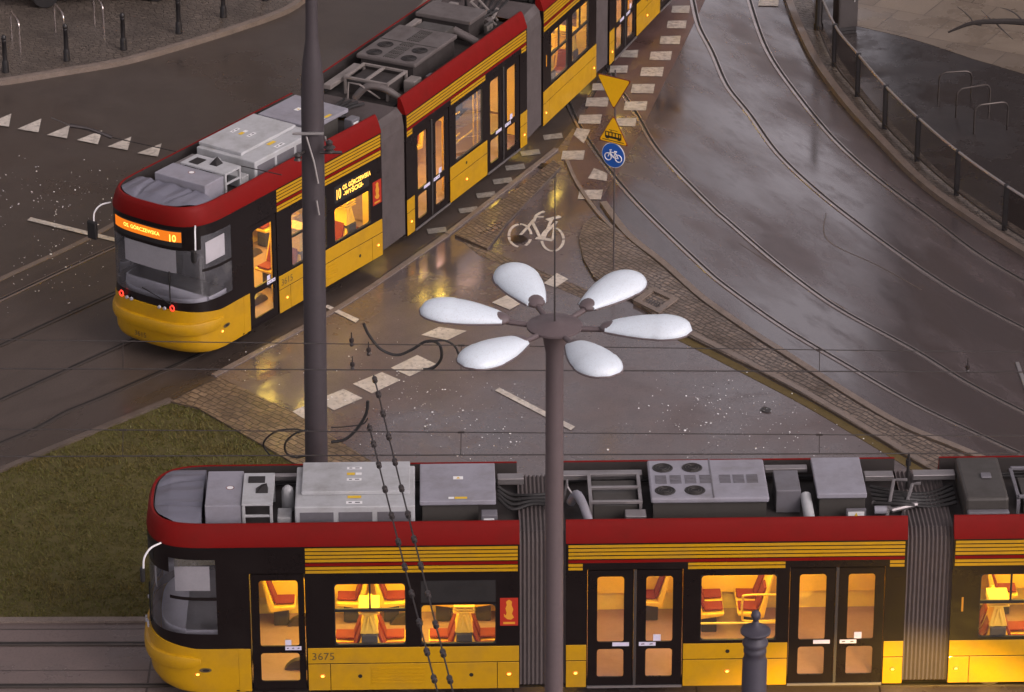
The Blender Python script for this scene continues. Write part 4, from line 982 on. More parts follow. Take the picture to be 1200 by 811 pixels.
# ---- bellows, built for each joint of each tram
def bellows(root, A, B, lenA):
    mb = MB(); prof = []
    for y, z in ((-1.13,.33),(-1.13,2.7),(-1.09,2.95),(-.98,3.08),(.98,3.08),(1.09,2.95),(1.13,2.7),(1.13,.33)): prof.append(Vector((0,y,z)))
    n = 22; qa, qb = A.to_quaternion(), B.to_quaternion()
    rs = []
    for k in range(n+1):
        t = k/n; s_ = 1.0 if k % 2 == 0 else .975
        pa = A @ Vector((lenA+.0,0,0)); pb = B @ Vector((0,0,0)); c = pa.lerp(pb, t); q = qa.slerp(qb, t)
        rs.append([c + q @ Vector((0,p.y*s_,p.z if p.z < 1 else p.z*(1-(1-s_)*.4))) - root.location for p in prof])
    mb.rings(rs, 0, False, False)
    mb.build('bellows', 'bellow', root)
    mb = MB()
    for k in range(1):
        pa = A @ Vector((lenA-.15,0,0)); pb = B @ Vector((.15,0,0))
        d = (pb-pa); u = d.normalized(); w = Vector((-u.y,u.x,0))
        mb.add([pa+w*.6+Vector((0,0,.42))-root.location, pa-w*.6+Vector((0,0,.42))-root.location, pb-w*.6+Vector((0,0,.42))-root.location, pb+w*.6+Vector((0,0,.42))-root.location], [(0,1,2,3)])
    mb.build('gangway_floor', 'floor_in', root)
for root, SM in ((NEAR, near_S), (FAR, far_S)):
    for k in range(3): bellows(root, SM[k], SM[k+1], SEC[k])

# ---- writing and displays
def on_side(x0, z0): return lambda u, v: (x0+u, -HW-.0115, z0+v)
def on_nose(y0, z0): return lambda u, v: (nose_x(y0-u,1.178,-.015)-.006-.02*max(0,(.62-z0)/.3), y0-u, z0+v)
for root, SM, num in ((NEAR, near_S, '3675'), (FAR, far_S, '3615')):
    mb = MB(); text_mb(num, .19, on_side(2.78, .87), mb, 0, sx=1.0); o = mb.build('fleet_number', 'numeral', root); place(o, SM, 0, root)
    mb = MB(); text_mb(num, .15, on_nose(.30, .50), mb, 0); o = mb.build('fleet_number', 'numeral', root); place(o, SM, 0, root)
    # red notice panel by the joint with a golden emblem
    mb = MB(); y = -HW-.004; mb.quad([(5.83,y,1.46),(6.12,y,1.46),(6.12,y,1.97),(5.83,y,1.97)]); o = mb.build('notice_panel', 'notice', root); place(o, SM, 0, root)
    mb = MB(); y -= .003; pts = [(-.05,.42),(0,.46),(.05,.42),(.04,.36),(.07,.28),(.045,.2),(.08,.13),(.03,.09),(-.03,.10),(-.08,.15),(-.085,.20),(-.05,.17),(-.04,.22),(-.06,.30),(-.035,.36)]
    mb.quad([(5.975+a,y,1.48+b) for a,b in pts]); mb.quad([(5.88,y,1.49),(6.07,y,1.49),(6.07,y,1.53),(5.88,y,1.53)]); c = mb.build('emblem', 'emblem', o)
# far tram: lit displays
mb = MB(); ys = [-.80+1.6*i/16 for i in range(17)]
xx = lambda a: nose_x(a,HW,.05)-.011
for a, b in zip(ys, ys[1:]): mb.quad([(xx(a),a,2.62),(xx(b),b,2.62),(xx(b),b,2.83),(xx(a),a,2.83)])
o = mb.build('lit_front_display', 'display', FAR); place(o, far_S, 0, FAR)
mb = MB(); text_mb('OS. GÓRCZEWSKA', .105, lambda u,v: (xx(.52-u)-.005, .52-u, 2.70+v), mb, 0, sx=.98, bold=.002); text_mb('10', .20, lambda u,v: (xx(-.55-u)-.005, -.55-u, 2.63+v), mb, 0, sx=.8, bold=.004); mb.build('destination_text', 'led', o)
mb = MB(); y = -HW-.004; mb.quad([(4.56,y,1.96),(5.72,y,1.96),(5.72,y,2.32),(4.56,y,2.32)]); o = mb.build('side_display', 'rubber', FAR); place(o, far_S, 0, FAR)
mb = MB(); f = lambda x0,z0: (lambda u,v: (x0+u, -HW-.008, z0+v))
text_mb('10', .30, f(4.60,2.03), mb, 0, sx=.6, bold=.006); text_mb('OS. GÓRCZEWSKA', .135, f(4.83,2.17), mb, 0, sx=.80, bold=.004); text_mb('-WYŚCIGI-', .135, f(4.86,2.03), mb, 0, sx=1.0, bold=.004); mb.build('destination_text', 'led', o)
mb = MB(); y = -HW-.004; mb.quad([(4.56,y,1.90),(5.76,y,1.90),(5.76,y,2.3),(4.56,y,2.3)]); o = mb.build('side_display', 'rubber', NEAR); place(o, near_S, 0, NEAR)

# ------------------------------------------------------------------ street lamp with six heads
LY = 52.0; hub = RY(650, 381, LY); LX, LZ = hub.x, hub.z
lamp = empty('street_lamp', (LX, LY, 0)); tag(lamp, 'tall street lamp with six white leaf shaped heads round a hub', 'street lamp')
mb = MB(); mb.lathe([(.20,0),(.20,.5),(.15,.6),(.140,1.0),(.128,LZ-.55),(.13,LZ-.42),(.17,LZ-.2),(.22,LZ-.06)], 24); mb.build('pole', 'lamp_metal', lamp, True)
mb = MB(); mb.lathe([(.22,LZ-.06),(.40,LZ-.03),(.40,LZ),(.38,LZ+.012),(.12,LZ+.05),(.10,LZ+.06),(0,LZ+.065)], 32); mb.build('hub_disc', 'lamp_metal', lamp, True)
mb = MB(); mb.tube([(0,0,LZ+.04),(0,0,LZ+2.30)], [.016,.010], 6); mb.build('spike', 'steel_dk', lamp)
mb_arm = MB(); mb_arm.tube([(.30,0,LZ-.035),(.80,0,LZ-.005)], .042, 10)
# head: elongated opal shell, narrow at the collar, blunt rounded end
mb_h = MB(); rs = []
L0, L1 = .74, 1.97
for i in range(23):
    t = i/22; x = L0 + (L1-L0)*t
    w = .15 + .18*math.sin(min(1,t/.62)*PI/2)
    if t > .62: w = .33*math.sqrt(max(0,1-((t-.62)/.38)**2.3))+ .012
    hup = w*.55*(1 if t > .1 else .75+2.5*t); hdn = w*.26
    rs.append([(x, w*math.cos(a), LZ + .02 + (hup if math.sin(a) > 0 else hdn)*math.sin(a) + .05*t) for a in [2*PI*k/24 for k in range(24)]])
mb_h.rings(rs, 0, True, True)
mb_c = MB(); cs = []
for x, w in ((.66,.06),(.70,.11),(.76,.142),(.84,.160)):
    cs.append([(x, w*math.cos(a), LZ+.015+ (w*.66 if math.sin(a) > 0 else w*.42)*math.sin(a)) for a in [2*PI*k/20 for k in range(20)]])
mb_c.rings(cs, 0, True, True)
mb_r = MB(); rim = []
for i in range(23):
    t = i/22; x = L0 + (L1-L0)*t
    w = .15 + .18*math.sin(min(1,t/.62)*PI/2)
    if t > .62: w = .33*math.sqrt(max(0,1-((t-.62)/.38)**2.3))+ .012
    rim.append((x, w+.004, LZ+.012+.05*t))
rim = rim + [(x, -w, z) for x, w, z in rim[::-1]]
mb_r.tube(rim, .014, 6)
arm = head = None
for k, deg in enumerate((-10, 51, 110, 168, 230, 292)):
    rz = math.radians(deg)
    if k == 0:
        arm = mb_arm.build('arm', 'lamp_metal', lamp, True); head = mb_h.build('lamp_head', 'opal', lamp, True)
        mb_c.build('collar', 'lamp_metal', head, True); mb_r.build('rim', 'lamp_metal', head, True)
        a, h = arm, head
    else: a, h = copy_tree(arm, lamp), copy_tree(head, lamp)
    a.rotation_euler = h.rotation_euler = (0,0,rz)

# ------------------------------------------------------------------ tall pole
PY = 60.35; pb = RY(371, 560, PY); pt = RY(365.3, 40, PY)
pole_r = empty('tram_pole', (pb.x, PY, 0)); tag(pole_r, 'tall dark grey overhead line pole tapering near its top, left of centre', 'pole')
zt0, zt1 = RY(366, 96, PY).z, RY(365.5, 46, PY).z
dxp = (pt.x - pb.x)/(pt.z - pb.z)
mb = MB(); r0, r1 = 27.5/2/71.5, 14.5/2/75
prof = [(r0+.02,0),(r0,.1),(r0*.96,zt0),(r0*.8,(zt0+zt1)/2),(r1*1.08,zt1),(r1,zt1+.5),(r1*.95,zt1+3)]
mb.rings([[(r*math.cos(2*PI*k/24)+dxp*(z-pb.z), r*math.sin(2*PI*k/24), z) for k in range(24)] for r,z in prof])
mb.build('shaft', 'pole_paint', pole_r, True)
zc = RY(367, 156, PY-.2).z
mb = MB(); mb.box(-.23,.27,-.24,-.19,zc-.02,zc+.02); mb.build('bracket', 'steel', pole_r, False, .005)
mb = MB()
def cx(z): return dxp*(z-pb.z)
for a, b in (((359,160),(368,190)),((368,190),(373,215)),((371,235),(374,252)),((381,160),(386,180))):
    p, q = RY(*a, PY-.24), RY(*b, PY-.24); mb.tube([(p.x-pb.x,-.24,p.z),(q.x-pb.x,-.24,q.z)], .016, 6)
mb.build('bracket_strap', 'steel', pole_r)
mb = MB(); p = RY(386, 172, PY-.3); mb.lathe([(.03,0),(.09,.02),(.05,.06),(.10,.09),(.05,.13),(.06,.18),(.02,.22)], 14, (p.x-pb.x,-.3,p.z-.1)); mb.tube([(p.x-pb.x-.16,-.3,p.z-.10),(p.x-pb.x+.2,-.3,p.z-.10)], .025, 6); mb.build('insulator', 'ceram', pole_r, True)
mb = MB(); p = RY(349, 182, PY-.3); mb.lathe([(.02,0),(.07,.02),(.045,.06),(.07,.1),(.03,.14)], 12, (p.x-pb.x,-.3,p.z-.1)); mb.tube([(p.x-pb.x,-.3,p.z),(p.x-pb.x+.1,-.15,p.z)], .02, 6); mb.build('insulator', 'steel_dk', pole_r, True)

# ------------------------------------------------------------------ overhead lines
def line(pxa, pxb, Y, r=.014):
    return [RY(*pxa, Y), RY(*pxb, Y)]
def ohl(label, Y, yc0, yc1, ym0, ym1, xl):
    a0, a1 = RY(xl, yc0, Y), RY(1200, yc1, Y); m0, m1 = RY(xl, ym0, Y), RY(1200, ym1, Y)
    ext = (a1-a0)*.5
    root = empty('overhead_line', (a0.x, Y, 0)); tag(root, label, 'overhead line', 'overhead lines above the near tracks')
    o = Vector((a0.x, Y, 0))
    mb = MB(); mb.tube([a0-ext-o, a0-o, a1-o, a1+ext-o], .010, 6); mb.build('contact_wire', 'wire', root)
    mb = MB(); mb.tube([m0-ext-o, m0-o, m1-o, m1+ext-o], .008, 6); mb.build('carrier_wire', 'wire', root)
    for t in (.12, .45, .80):
        p, q = a0.lerp(a1,t)-o, m0.lerp(m1,t)-o; mb = MB(); mb.tube([p,q], .006, 5); mb.box(q.x-.05,q.x+.05,-.012,.012,q.z-.012,q.z+.012); mb.build('dropper', 'wire', root)
ohl('overhead wire pair above the near tram track, upper in the view', 58.05, 432, 436, 398, 413, 0)
ohl('overhead wire pair above the front track, crossing the foot of the cycle crossing', 54.7, 535, 531, 503, 511, 0)
# two span wires with bead insulators, running towards the viewer
def span(pa, ya, pb_, yb, label, beads):
    a, b = RY(*pa, ya), RY(*pb_, yb); root = empty('span_wire', a); tag(root, label, 'span wire', 'span wires with bead insulators')
    mid = (b-a)*.5 + Vector((0,0,-.05)); path = spline([Vector((0,0,0)), mid, b-a], 12)
    mb = MB(); mb.tube(path, .013, 6); mb.build('wire', 'wire', root)
    first = None
    for k in range(beads):
        t = (k+.35)/beads; i = t*(len(path)-1); p = path[int(i)].lerp(path[min(int(i)+1,len(path)-1)], i-int(i))
        if first is None:
            mb = MB(); d = (b-a).normalized(); mb.tube([d*-.10,d*-.075,d*-.07,d*-.02,d*.02,d*.07,d*.075,d*.10], [.018,.02,.042,.045,.03,.045,.02,.018], 10); first = mb.build('insulator', 'ceram', root, True); c = first
        else: c = copy_tree(first, root)
        c.location = p
    return root
span((438,440), 60.2, (537,835), 47.6, 'beaded span wire hanging before the near tram, right one of two', 14)
span((432,497), 59.0, (519,835), 47.5, 'beaded span wire hanging before the near tram, left one of two', 12)
# loose black cables
def cable(name, pts, Y, r, label):
    p = [RY(x, y, Y) for x, y in pts]; c = p[0].copy(); mb = MB(); mb.tube(spline([q-c for q in p], 8), r, 8)
    o = mb.build(name, 'cable', None, True); o.location = c; tag(o, label, 'cable', 'loose black feeder cables'); return o
cable('feeder_cable', [(426,379),(432,392),(446,409),(465,416),(482,410),(497,401),(508,400),(516,406),(517,420),(508,431),(496,433)], 58.6, .024, 'thick black cable drooping in an S before the lowest crossing blocks')
cable('feeder_cable', [(500,401),(520,399),(533,406),(539,420)], 58.5, .018, 'short thin black cable arching beside the lower left lamp head')
cable('feeder_cable', [(431,470),(429,485),(418,503),(404,515),(388,518)], 58.8, .026, 'thick black cable curving away to the right of the tall pole')
cable('feeder_cable', [(356,505),(345,503),(325,505),(312,514),(309,523),(316,533)], 60.0, .016, 'thin black cable loop left of the tall pole, outer one')
cable('feeder_cable', [(360,504),(346,508),(335,518),(335,530),(346,536),(358,534)], 60.02, .018, 'thin black cable loop left of the tall pole, inner one')
cable('feeder_cable', [(388,501),(405,500),(425,497),(431,490)], 58.9, .010, 'hair thin black cable joining pole and hanging clamp')
# overhead insulator piece at upper left
a, b = RY(82,147,75), RY(131,161,75); root = empty('span_insulator', a); tag(root, 'thin dark wire with a rod insulator above the give way triangles', 'span wire')
mb = MB(); mb.tube([Vector((0,0,0)),(b-a)*.45+Vector((0,0,.05)),b-a],[.05,.03,.045],8); mb.build('insulator_rod','ceram',root,True)
c2, d2 = RY(60,138,75), RY(330,205,70); mb = MB(); mb.tube([c2-a,Vector((0,0,0)),b-a,d2-a],.010,6); mb.build('wire','wire',root)
# small hanging clamps over the crossing
for px, py, lab in ((412,400,'small dark line clamp hanging right of the tall pole, upper one'),(413,428,'small dark line clamp hanging right of the tall pole, lower one'),(432,411,'small dark line clamp below the S shaped cable'),(1134,431,'small dark line clamp hanging over the right hand rails')):
    p = RY(px, py, 58.6); mb = MB(); mb.lathe([(.01,.16),(.012,.06),(.035,.05),(.04,.0),(.02,-.03),(.035,-.05),(.03,-.08),(0,-.09)], 10); o = mb.build('line_clamp', 'ceram', None, True); o.location = p; tag(o, lab, 'clamp', 'line clamps on the overhead wires')

# ------------------------------------------------------------------ sign post
sb = G(719, 316, .06); sign = empty('sign_post', sb); tag(sign, 'grey post with yellow give way, tram warning and blue bicycle signs', 'road sign')
ang = math.radians(-33); dx_, dy_ = math.cos(ang), math.sin(ang)
def sp(u, w, d=0): return Vector((dx_*u + dy_*d, dy_*u - dx_*d, w))     # d>0: towards the viewer side
SY = sb.y; kz = lambda py: RY(720, py, SY).z - .06
mb = MB(); mb.tube([(0,0,-.06),(0,0,kz(82))], .017, 10); mb.build('post', 'post_dim', sign, True)
def plate(pts, name, mat, d, par=sign, th=.012):
    n = len(pts); mb = MB()
    mb.add([sp(u,w,d) for u,w in pts] + [sp(u,w,d-th) for u,w in pts], [tuple(range(n)), tuple(range(n,2*n))[::-1]] + [(i,(i+1)%n,(i+1)%n+n,i+n) for i in range(n)])
    return mb.build(name, mat, par)
def tri(cz, side, up=True, r=.04):
    h = side*.866; v = [(-side/2,-h/3),(side/2,-h/3),(0,2*h/3)] if up else [(-side/2,h/3),(0,-2*h/3),(side/2,h/3)]
    out = []
    for i in range(3):
        p, a, b = Vector(v[i]), Vector(v[i-1]), Vector(v[(i+1)%3])
        for k in range(4):
            t = k/3; q0 = p+(a-p).normalized()*r*1.6; q1 = p+(b-p).normalized()*r*1.6; q = q0*(1-t)**2 + p*2*t*(1-t) + q1*t*t; out.append((q.x, q.y+cz))
    return out
kf = 1.0
c1 = kz(102); s1 = .80
o = plate(tri(c1, s1, False), 'give_way_sign', 'sign_r', .05); plate(tri(c1, s1*.93, False), 'sign_face', 'sign_y', .056, o, .004)
c2 = kz(156); s2 = .70
o = plate(tri(c2, s2, True), 'tram_warning_sign', 'sign_r', .05); plate(tri(c2, s2*.92, True), 'sign_face', 'sign_y', .056, o, .004)
mb = MB()
def pic(rects, d=.059):
    for u0,u1,w0,w1 in rects: mb.add([sp(u0,w0+c2,d),sp(u1,w0+c2,d),sp(u1,w1+c2,d),sp(u0,w1+c2,d)], [(0,1,2,3)])
pic([(-.19,.19,-.10,-.055),(-.19,.19,.015,.035)] + [(-.19+.076*i,-.165+.076*i,-.055,.015) for i in range(5)] + [(.165,.19,-.055,.015),(-.06,-.04,.035,.07),(-.1,.1,.07,.08),(-.17,-.1,-.12,-.10),(.1,.17,-.12,-.10),(-.25,.25,-.155,-.140)])
mb.build('tram_symbol', 'ink', o)
c3 = kz(181); rr = .265; circ = lambda r: [(r*math.cos(2*PI*k/32), c3+r*math.sin(2*PI*k/32)) for k in range(32)]
o = plate(circ(rr), 'bicycle_sign', 'sign_w', .05); plate(circ(rr*.955), 'sign_face', 'sign_b', .056, o, .004)
mb = MB()
def bst(pts, r=.011): mb.tube([sp(u, w+c3, .060) for u,w in pts], r, 6)
for cu in (-.115,.125): bst([(cu+.075*math.cos(2*PI*k/20), -.045+.075*math.sin(2*PI*k/20)) for k in range(21)])
bst([(-.115,-.045),(-.06,.075),(-.075,.105),(-.03,.11)]); bst([(-.065,.06),(.055,.06)]); bst([(-.07,.055),(.01,-.045)]); bst([(.01,-.045),(.06,.085)]); bst([(.01,-.045),(.125,-.045)]); bst([(.125,-.045),(.05,.06)]); bst([(.03,.09),(.09,.09)],.015)
mb.build('bicycle_symbol', 'sign_w', o)

# ------------------------------------------------------------------ railing along the right kerb
bases = [(977,77.7),(1004.5,113),(1036.5,151),(1074.4,188.6),(1120.6,228.7),(1177,269.7),(1240,309)]
bp = [G(952,20,.12)] + [G(x,y,.12) for x,y in bases]; O = bp[0].copy()
rl = empty('guard_railing', O); tag(rl, 'dark curved guard railing with wet shiny handrail beside the tracks', 'railing')
RH = .98
for p in bp[1:]:
    mb = MB(); q = p-O; mb.box(q.x-.055,q.x+.055,q.y-.04,q.y+.04,-.0,RH+.04); mb.build('post', 'bollard', rl, False, .01)
tp = spline([p-O for p in bp[:]], 6)
mb = MB(); mb.tube([p+Vector((0,0,RH)) for p in tp], .03, 8); mb.build('handrail', 'steel', rl, True)
mb = MB(); mb.tube([p+Vector((0,0,.10)) for p in tp], .022, 8); mb.build('bottom_rail', 'steel_dk', rl, True)
for a, b in zip(bp, bp[1:]):
    mb = MB(); a_, b_ = a-O, b-O; mb.add([a_.lerp(b_,.04)+Vector((0,0,.12)), a_.lerp(b_,.96)+Vector((0,0,.12)), a_.lerp(b_,.96)+Vector((0,0,RH-.04)), a_.lerp(b_,.04)+Vector((0,0,RH-.04))], [(0,1,2,3)]); mb.build('panel', 'mesh_panel', rl)
# dark mast by the railing, cabinet behind it
p = G(959, 34, .12); mb = MB(); mb.lathe([(.11,0),(.11,.12),(.085,.16),(.08,3.2),(.0,3.2)], 18); o = mb.build('mast', 'bollard', None, True); o.location = p; tag(o, 'thick black mast standing at the upper end of the railing', 'mast')
p = G(990, 33, .12); cab = empty('street_cabinet', p, .3); tag(cab, 'dark street cabinet behind the upper end of the railing', 'cabinet')
mb = MB(); mb.box(-.24,.24,-.18,.18,.08,1.45); mb.build('housing', 'steel_dk', cab, False, .015)
mb = MB(); mb.box(-.26,.26,-.2,.2,1.45,1.50); mb.build('lid', 'bollard', cab, False, .01); mb = MB(); mb.box(-.22,.22,-.16,.16,0,.08); mb.build('plinth', 'bollard', cab)
mb = MB(); mb.box(-.21,.21,-.19,-.181,.15,1.38); d = mb.build('door', 'steel_dk', cab); mb = MB(); mb.box(.13,.15,-.21,-.19,.7,.85); mb.build('handle', 'steel', d)
# ------------------------------------------------------------------ cycle hoops
def hoop(a, b, h, r, name, label, group, mat, z=.115):
    A, B = G(*a, z), G(*b, z); c = (A+B)/2; u = (B-A)/2; w = u.length; u.normalize(); k = min(.16, w*.8)
    pts = [-u*w, -u*w+Vector((0,0,h-k))]
    for i in range(1,6): t = math.radians(18*i); pts.append(-u*(w-k+k*math.cos(t)) + Vector((0,0,h-k+k*math.sin(t))))
    pts += [Vector((-p.x,-p.y,p.z)) for p in pts[::-1]]
    mb = MB(); mb.tube(pts, r, 8); o = mb.build(name, mat, None, True); o.location = c; tag(o, label, 'bike rack', group); return o
hg = 'steel cycle hoops on the dark pavement'
hoop((1099.5,118),(1137.6,115.5), .66, .02, 'cycle_hoop', 'farthest of the three steel cycle hoops on the dark pavement', hg, 'hoop_dk')
hoop((1120,138),(1159,131), .66, .02, 'cycle_hoop', 'middle of the three steel cycle hoops on the dark pavement', hg, 'hoop_dk')
hoop((1141,157),(1180,152), .66, .02, 'cycle_hoop', 'nearest of the three steel cycle hoops on the dark pavement', hg, 'hoop_dk')
hg = 'pale cycle hoops on the sett pavement'
hoop((14,46),(24,60), .72, .02, 'cycle_hoop', 'pale cycle hoop on the setts above the leftmost bollard', hg, 'rail')
hoop((65,37),(76,51), .72, .02, 'cycle_hoop', 'pale cycle hoop on the setts beside the second bollard', hg, 'rail')
hoop((111,27),(122,40), .72, .02, 'cycle_hoop', 'pale cycle hoop on the setts between second and third bollards', hg, 'rail')
# ------------------------------------------------------------------ bollards
proto = None
for k, ((x,y), lab) in enumerate(zip([(6.7,84.3),(78.4,71),(145,58),(209.8,38.8),(262,20),(311,0)], ['leftmost black bollard, at the left frame edge','black bollard second from the left on the sett pavement','black bollard third from the left, right of the cycle hoops','black bollard fourth from the left, near the kerb bend','black bollard fifth from the left, cut by the top edge','black bollard nearest the tall pole, only its foot in view'])):
    p = G(x, y, .115)
    if proto is None:
        proto = empty('bollard', p); mb = MB(); mb.lathe([(.085,0),(.085,.03),(.078,.05),(.075,.24),(.062,.27),(.055,.30),(.05,.72),(.056,.73),(.056,.76),(.05,.77)], 16); mb.build('shaft', 'bollard', proto, True)
        mb = MB(); mb.lathe([(.05,.77),(.062,.80),(.055,.85),(.03,.885),(0,.89)], 16); mb.build('cap', 'bollard', proto, True); o = proto
    else: o = copy_tree(proto); o.location = p
    tag(o, lab, 'bollard', 'black bollards along the upper left kerb')
# ------------------------------------------------------------------ dark parked car, only its lower edge shows
c = G(116, -9, .115); car = empty('parked_car', c, .16); tag(car, 'dark car parked on the sett pavement at the top edge', 'car')
side = [(-2.1,.32),(-2.15,.62),(-2.05,.86),(-1.5,.95),(-.75,1.38),(.55,1.42),(1.25,1.02),(1.95,.86),(2.12,.6),(2.08,.32)]
mb = MB(); rs = []
for y, k in ((-.86,.93),(-.84,1.0),(.0,1.03),(.84,1.0),(.86,.93)): rs.append([(x, y*(1 if z < .95 else .84), .32+(z-.32)*k) for x, z in side])
mb.rings(rs, 0, True, True); mb.build('body', 'car', car, True, .03)
mb = MB()
for s_ in (-1,1): mb.add([(-1.35,s_*.80,1.0),(-.72,s_*.73,1.33),(.5,s_*.73,1.36),(1.1,s_*.80,1.02)], [(0,1,2,3)])
mb.build('window', 'glass_cab', car)
wh = None
for x in (-1.3,1.3):
    for s_ in (-1,1):
        if wh is None:
            mb = MB(); mb.lathe([(.18,-.1),(.30,-.1),(.32,-.06),(.32,.06),(.30,.1),(.18,.1)], 20); mb.v = [(a,c_,b) for a,b,c_ in mb.v]; wh = mb.build('wheel', 'rubber', car, True); w_ = wh
            mb = MB(); mb.lathe([(0,-.08),(.185,-.09),(.185,.09),(0,.08)], 16); mb.v = [(a,c_,b) for a,b,c_ in mb.v]; mb.build('rim', 'steel', wh)
        else: w_ = copy_tree(wh, car)
        w_.location = (x, s_*.78, .32)
for s_ in (-1,1): mb = MB(); mb.box(2.0,2.1,s_*.68-.14,s_*.68+.14,.62,.74); mb.build('headlight', 'headlamp', car)
# ------------------------------------------------------------------ ornamental post in front of the near tram
PYY = 52.2; tp_ = RY(886, 715, PYY); ZT = tp_.z
post = empty('ornamental_post', (tp_.x, PYY, 0)); tag(post, 'slate grey cast iron post with domed cap and ball finial before the near tram', 'post')
mb = MB(); mb.lathe([(.30,0),(.30,.25),(.24,.35),(.20,.5),(.185,ZT-.84),(.165,ZT-.80),(.162,ZT-.72),(.172,ZT-.70),(.172,ZT-.66),(.16,ZT-.64),(.15,ZT-.60)], 24); mb.build('shaft', 'post', post, True)
mb = MB(); mb.lathe([(.15,ZT-.60),(.185,ZT-.585),(.195,ZT-.55),(.185,ZT-.51),(.14,ZT-.47),(.13,ZT-.44)], 24); mb.build('collar', 'post', post, True)
mb = MB(); mb.lathe([(.13,ZT-.44),(.19,ZT-.40),(.225,ZT-.37),(.228,ZT-.345),(.21,ZT-.325),(.19,ZT-.322),(.12,ZT-.265),(.06,ZT-.235),(.045,ZT-.21)], 28); c_ = mb.build('cap', 'post', post, True)
mb = MB(); mb.lathe([(.045,ZT-.21),(.055,ZT-.2),(.04,ZT-.18),(.05,ZT-.15),(.07,ZT-.12),(.075,ZT-.085),(.065,ZT-.045),(.035,ZT-.015),(0,ZT)], 20); mb.build('finial', 'post', c_, True)
# ------------------------------------------------------------------ blocks of flats beyond the junction: they close the street and darken the wet reflections
M['render_wall'] = paint('stained plaster', (.20, .155, .125), .85, .4, (.08, .06, .05), 0, 0, .3); M['render_dark'] = paint('sooty plaster', (.085, .066, .058), .85, .4, (.04, .03, .025), 0, 0, .3)
def block(x0, x1, y0, h, mat, label, nx, nz):
    r = empty('apartment_building', ((x0+x1)/2, y0, 0)); tag(r, label, 'building'); hw = (x1-x0)/2
    mb = MB(); mb.box(-hw,hw,0,14,0,h); mb.build('wall', mat, r)
    mb = MB(); mb.box(-hw-.4,hw+.4,-.4,14.4,h+.003,h+.5); mb.build('roof', 'steel_dk', r)
    w0 = None
    for i in range(nx):
        for k in range(nz):
            if w0 is None:
                mb = MB(); mb.box(-.75,.75,-.06,.05,0,1.7); mb.box(-.04,.04,-.09,-.061,.05,1.65); w0 = mb.build('window', 'cowl', r); c = w0
                mb = MB(); mb.quad([(-.68,-.063,.08),(.68,-.063,.08),(.68,-.063,1.62),(-.68,-.063,1.62)]); mb.build('pane', 'ink', w0)
            else: c = copy_tree(w0, r)
            c.location = (-hw + (i+.5)*2*hw/nx, 0, 1.6 + k*(h-1.5)/nz)
block(-58, -5.5, 126, 36, 'render_wall', 'brown plastered block of flats closing the street beyond the far tram', 10, 10)
block(13.5, 60, 124, 36, 'render_dark', 'dark sooty block of flats beyond the plaza on the right', 9, 10)
# ------------------------------------------------------------------ bare tree reaching in at upper right
tb = G(1330, 140, .12); tree = empty('bare_tree', tb); tag(tree, 'leafless dark branch reaching in over the plaza at upper right', 'tree')
tips = [RY(x, y, tb.y+.6)-tb for x, y in [(1200,26),(1165,25),(1140,27),(1125,32),(1111,38)]]
mb = MB(); mb.tube(spline([(0,0,-.05),(.05,.05,1.2),(.0,.1,2.6),(-.1,.2,4.2),(.1,.3,6)],5), [.16-.0045*i for i in range(21)], 10); mb.build('trunk', 'bark', tree, True)
st = Vector((-.02,.12,tips[0].z-.35)); mid = (st+tips[0])*.5+Vector((0,0,.12)); mb = MB(); pth = spline([st, mid] + tips, 4); mb.tube(pth, [.10-.08*i/(len(pth)-1) for i in range(len(pth))], 7)
for a, pts in ((tips[2], [(1138,22),(1130,14),(1122,8)]),(tips[1], [(1160,22),(1150,12)]),(tips[0], [(1190,16),(1180,11),(1172,9)]),(tips[1], [(1176,36),(1187,46)]),(tips[2],[(1150,30),(1146,26)])):
    q = spline([a] + [RY(x,y,tb.y+.6)-tb for x,y in pts], 4); mb.tube(q, [.022-.016*i/(len(q)-1) for i in range(len(q))], 6)
mb.build('branch', 'bark', tree, True)
mb = MB(); rt = random.Random(5)
for k in range(16):
    z = rt.uniform(3,6); a = rt.uniform(-1.2,1.9); L = rt.uniform(.8,1.8); d = Vector((math.cos(a),math.sin(a),rt.uniform(.3,.9))); p = Vector((0,.25,z))
    q = spline([p, p+d*L*.5+Vector((0,0,.1)), p+d*L], 4); mb.tube(q, [.035-.028*i/(len(q)-1) for i in range(len(q))], 6)
mb.build('crown', 'bark', tree, True)

# ------------------------------------------------------------------ light
# assumed sodium street lamp added by the front track, unseen just below the picture: it gilds the lower right flank of the near tram
lp_ = Vector((7.9, 50.9, 0)); sl = empty('assumed_street_lamp', lp_); tag(sl, 'assumed, unseen low sodium street lamp on a short dark post before the near tram', 'street lamp')
mb = MB(); mb.lathe([(.10,0),(.10,.3),(.06,.4),(.045,2.2)], 16); mb.build('post', 'post', sl, True)
mb = MB(); mb.tube([(0,0,2.2),(0,.05,2.32),(0,.22,2.38)], .035, 10); mb.build('bracket', 'post', sl, True)
mb = MB(); mb.box(-.14,.14,.18,.46,2.36,2.44); mb.box(-.15,.15,.16,.48,2.44,2.48); hd_ = mb.build('lamp_head', 'post', sl, False, .02)
mb = MB(); mb.quad([(-.12,.2,2.357),(.12,.2,2.357),(.12,.44,2.357),(-.12,.44,2.357)]); mb.build('lens', emit('assumed sodium lens', (1,.55,.08), 6), hd_)
ld = bpy.data.lights.new('assumed_sodium_light', 'SPOT'); lo = bpy.data.objects.new('assumed_sodium_light', ld); COL.objects.link(lo); lo.parent = sl  # spot added in the assumed lamp for the golden glow on the tram
lo.location = (0,.33,2.33); ld.energy = 5200; ld.color = (1,.60,.10); ld.spot_size = math.radians(70); ld.spot_blend = .35; ld.shadow_soft_size = .06
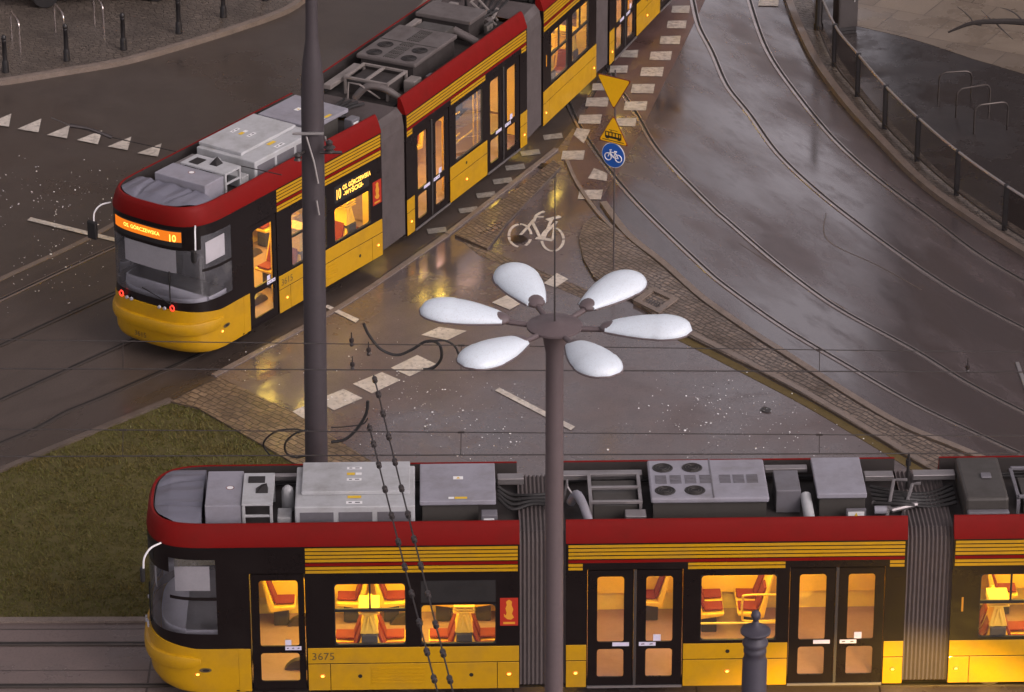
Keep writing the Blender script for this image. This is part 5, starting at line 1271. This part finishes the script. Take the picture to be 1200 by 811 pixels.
lo.rotation_euler = (Vector((0,0,0)) - Vector((-1.5, 4.3, -4.2))).to_track_quat('Z','Y').to_euler()
w = bpy.data.worlds.new("World"); S.world = w; w.use_nodes = True; nt = w.node_tree
bg = nt.nodes['Background']; sky = nt.nodes.new('ShaderNodeTexSky'); sky.sky_type = 'NISHITA'; sky.sun_disc = False
SUN_EL, SUN_AZ = math.radians(40), math.radians(132)
sky.sun_elevation = SUN_EL; sky.sun_rotation = SUN_AZ; sky.air_density = 1.0; sky.dust_density = 4.0; sky.ozone_density = 1.0
hsv = nt.nodes.new('ShaderNodeHueSaturation'); hsv.inputs['Saturation'].default_value = .16; nt.links.new(sky.outputs[0], hsv.inputs['Color'])
tint = nt.nodes.new('ShaderNodeMix'); tint.data_type = 'RGBA'; tint.blend_type = 'MULTIPLY'; tint.inputs[0].default_value = 1; tint.inputs[7].default_value = (1.0, .88, .905, 1)
nt.links.new(hsv.outputs[0], tint.inputs[6])
# broken overcast: cloud banks, and a paler band of sky above the horizon
wc = nt.nodes.new('ShaderNodeTexCoord').outputs['Generated']
cl = noise(nt, wc, 11, 4, .55); clouds = ramp(nt, cl, [(.38, g3(.4)), (.62, g3(2.1))])
sx = nt.nodes.new('ShaderNodeSeparateXYZ'); nt.links.new(wc, sx.inputs[0])
band = ramp(nt, sx.outputs[2], [(.0, g3(1.0)), (.20, g3(2.6)), (.48, g3(2.5)), (.75, g3(.95))])
cm = mix(nt, clouds, band, 1.0, 'MULTIPLY'); cm2 = mix(nt, tint.outputs[2], cm, 1.0, 'MULTIPLY')
nt.links.new(cm2, bg.inputs['Color']); bg.inputs['Strength'].default_value = .068
sd = bpy.data.lights.new('sun', 'SUN'); sun = bpy.data.objects.new('sun', sd); COL.objects.link(sun)
sd.energy = .4; sd.angle = math.radians(25); sd.color = (1, .95, .92)
dirv = Vector((math.sin(SUN_AZ)*math.cos(SUN_EL), math.cos(SUN_AZ)*math.cos(SUN_EL), math.sin(SUN_EL)))
sun.rotation_euler = dirv.to_track_quat('Z', 'Y').to_euler()
S.view_settings.view_transform = 'Standard'; S.view_settings.look = 'None'; S.view_settings.exposure = .2; S.view_settings.gamma = 1; S.view_settings.use_curve_mapping = False
S.render.engine = 'CYCLES'; S.cycles.transparent_max_bounces = 16
S.render.resolution_x = 1024; S.render.resolution_y = 692
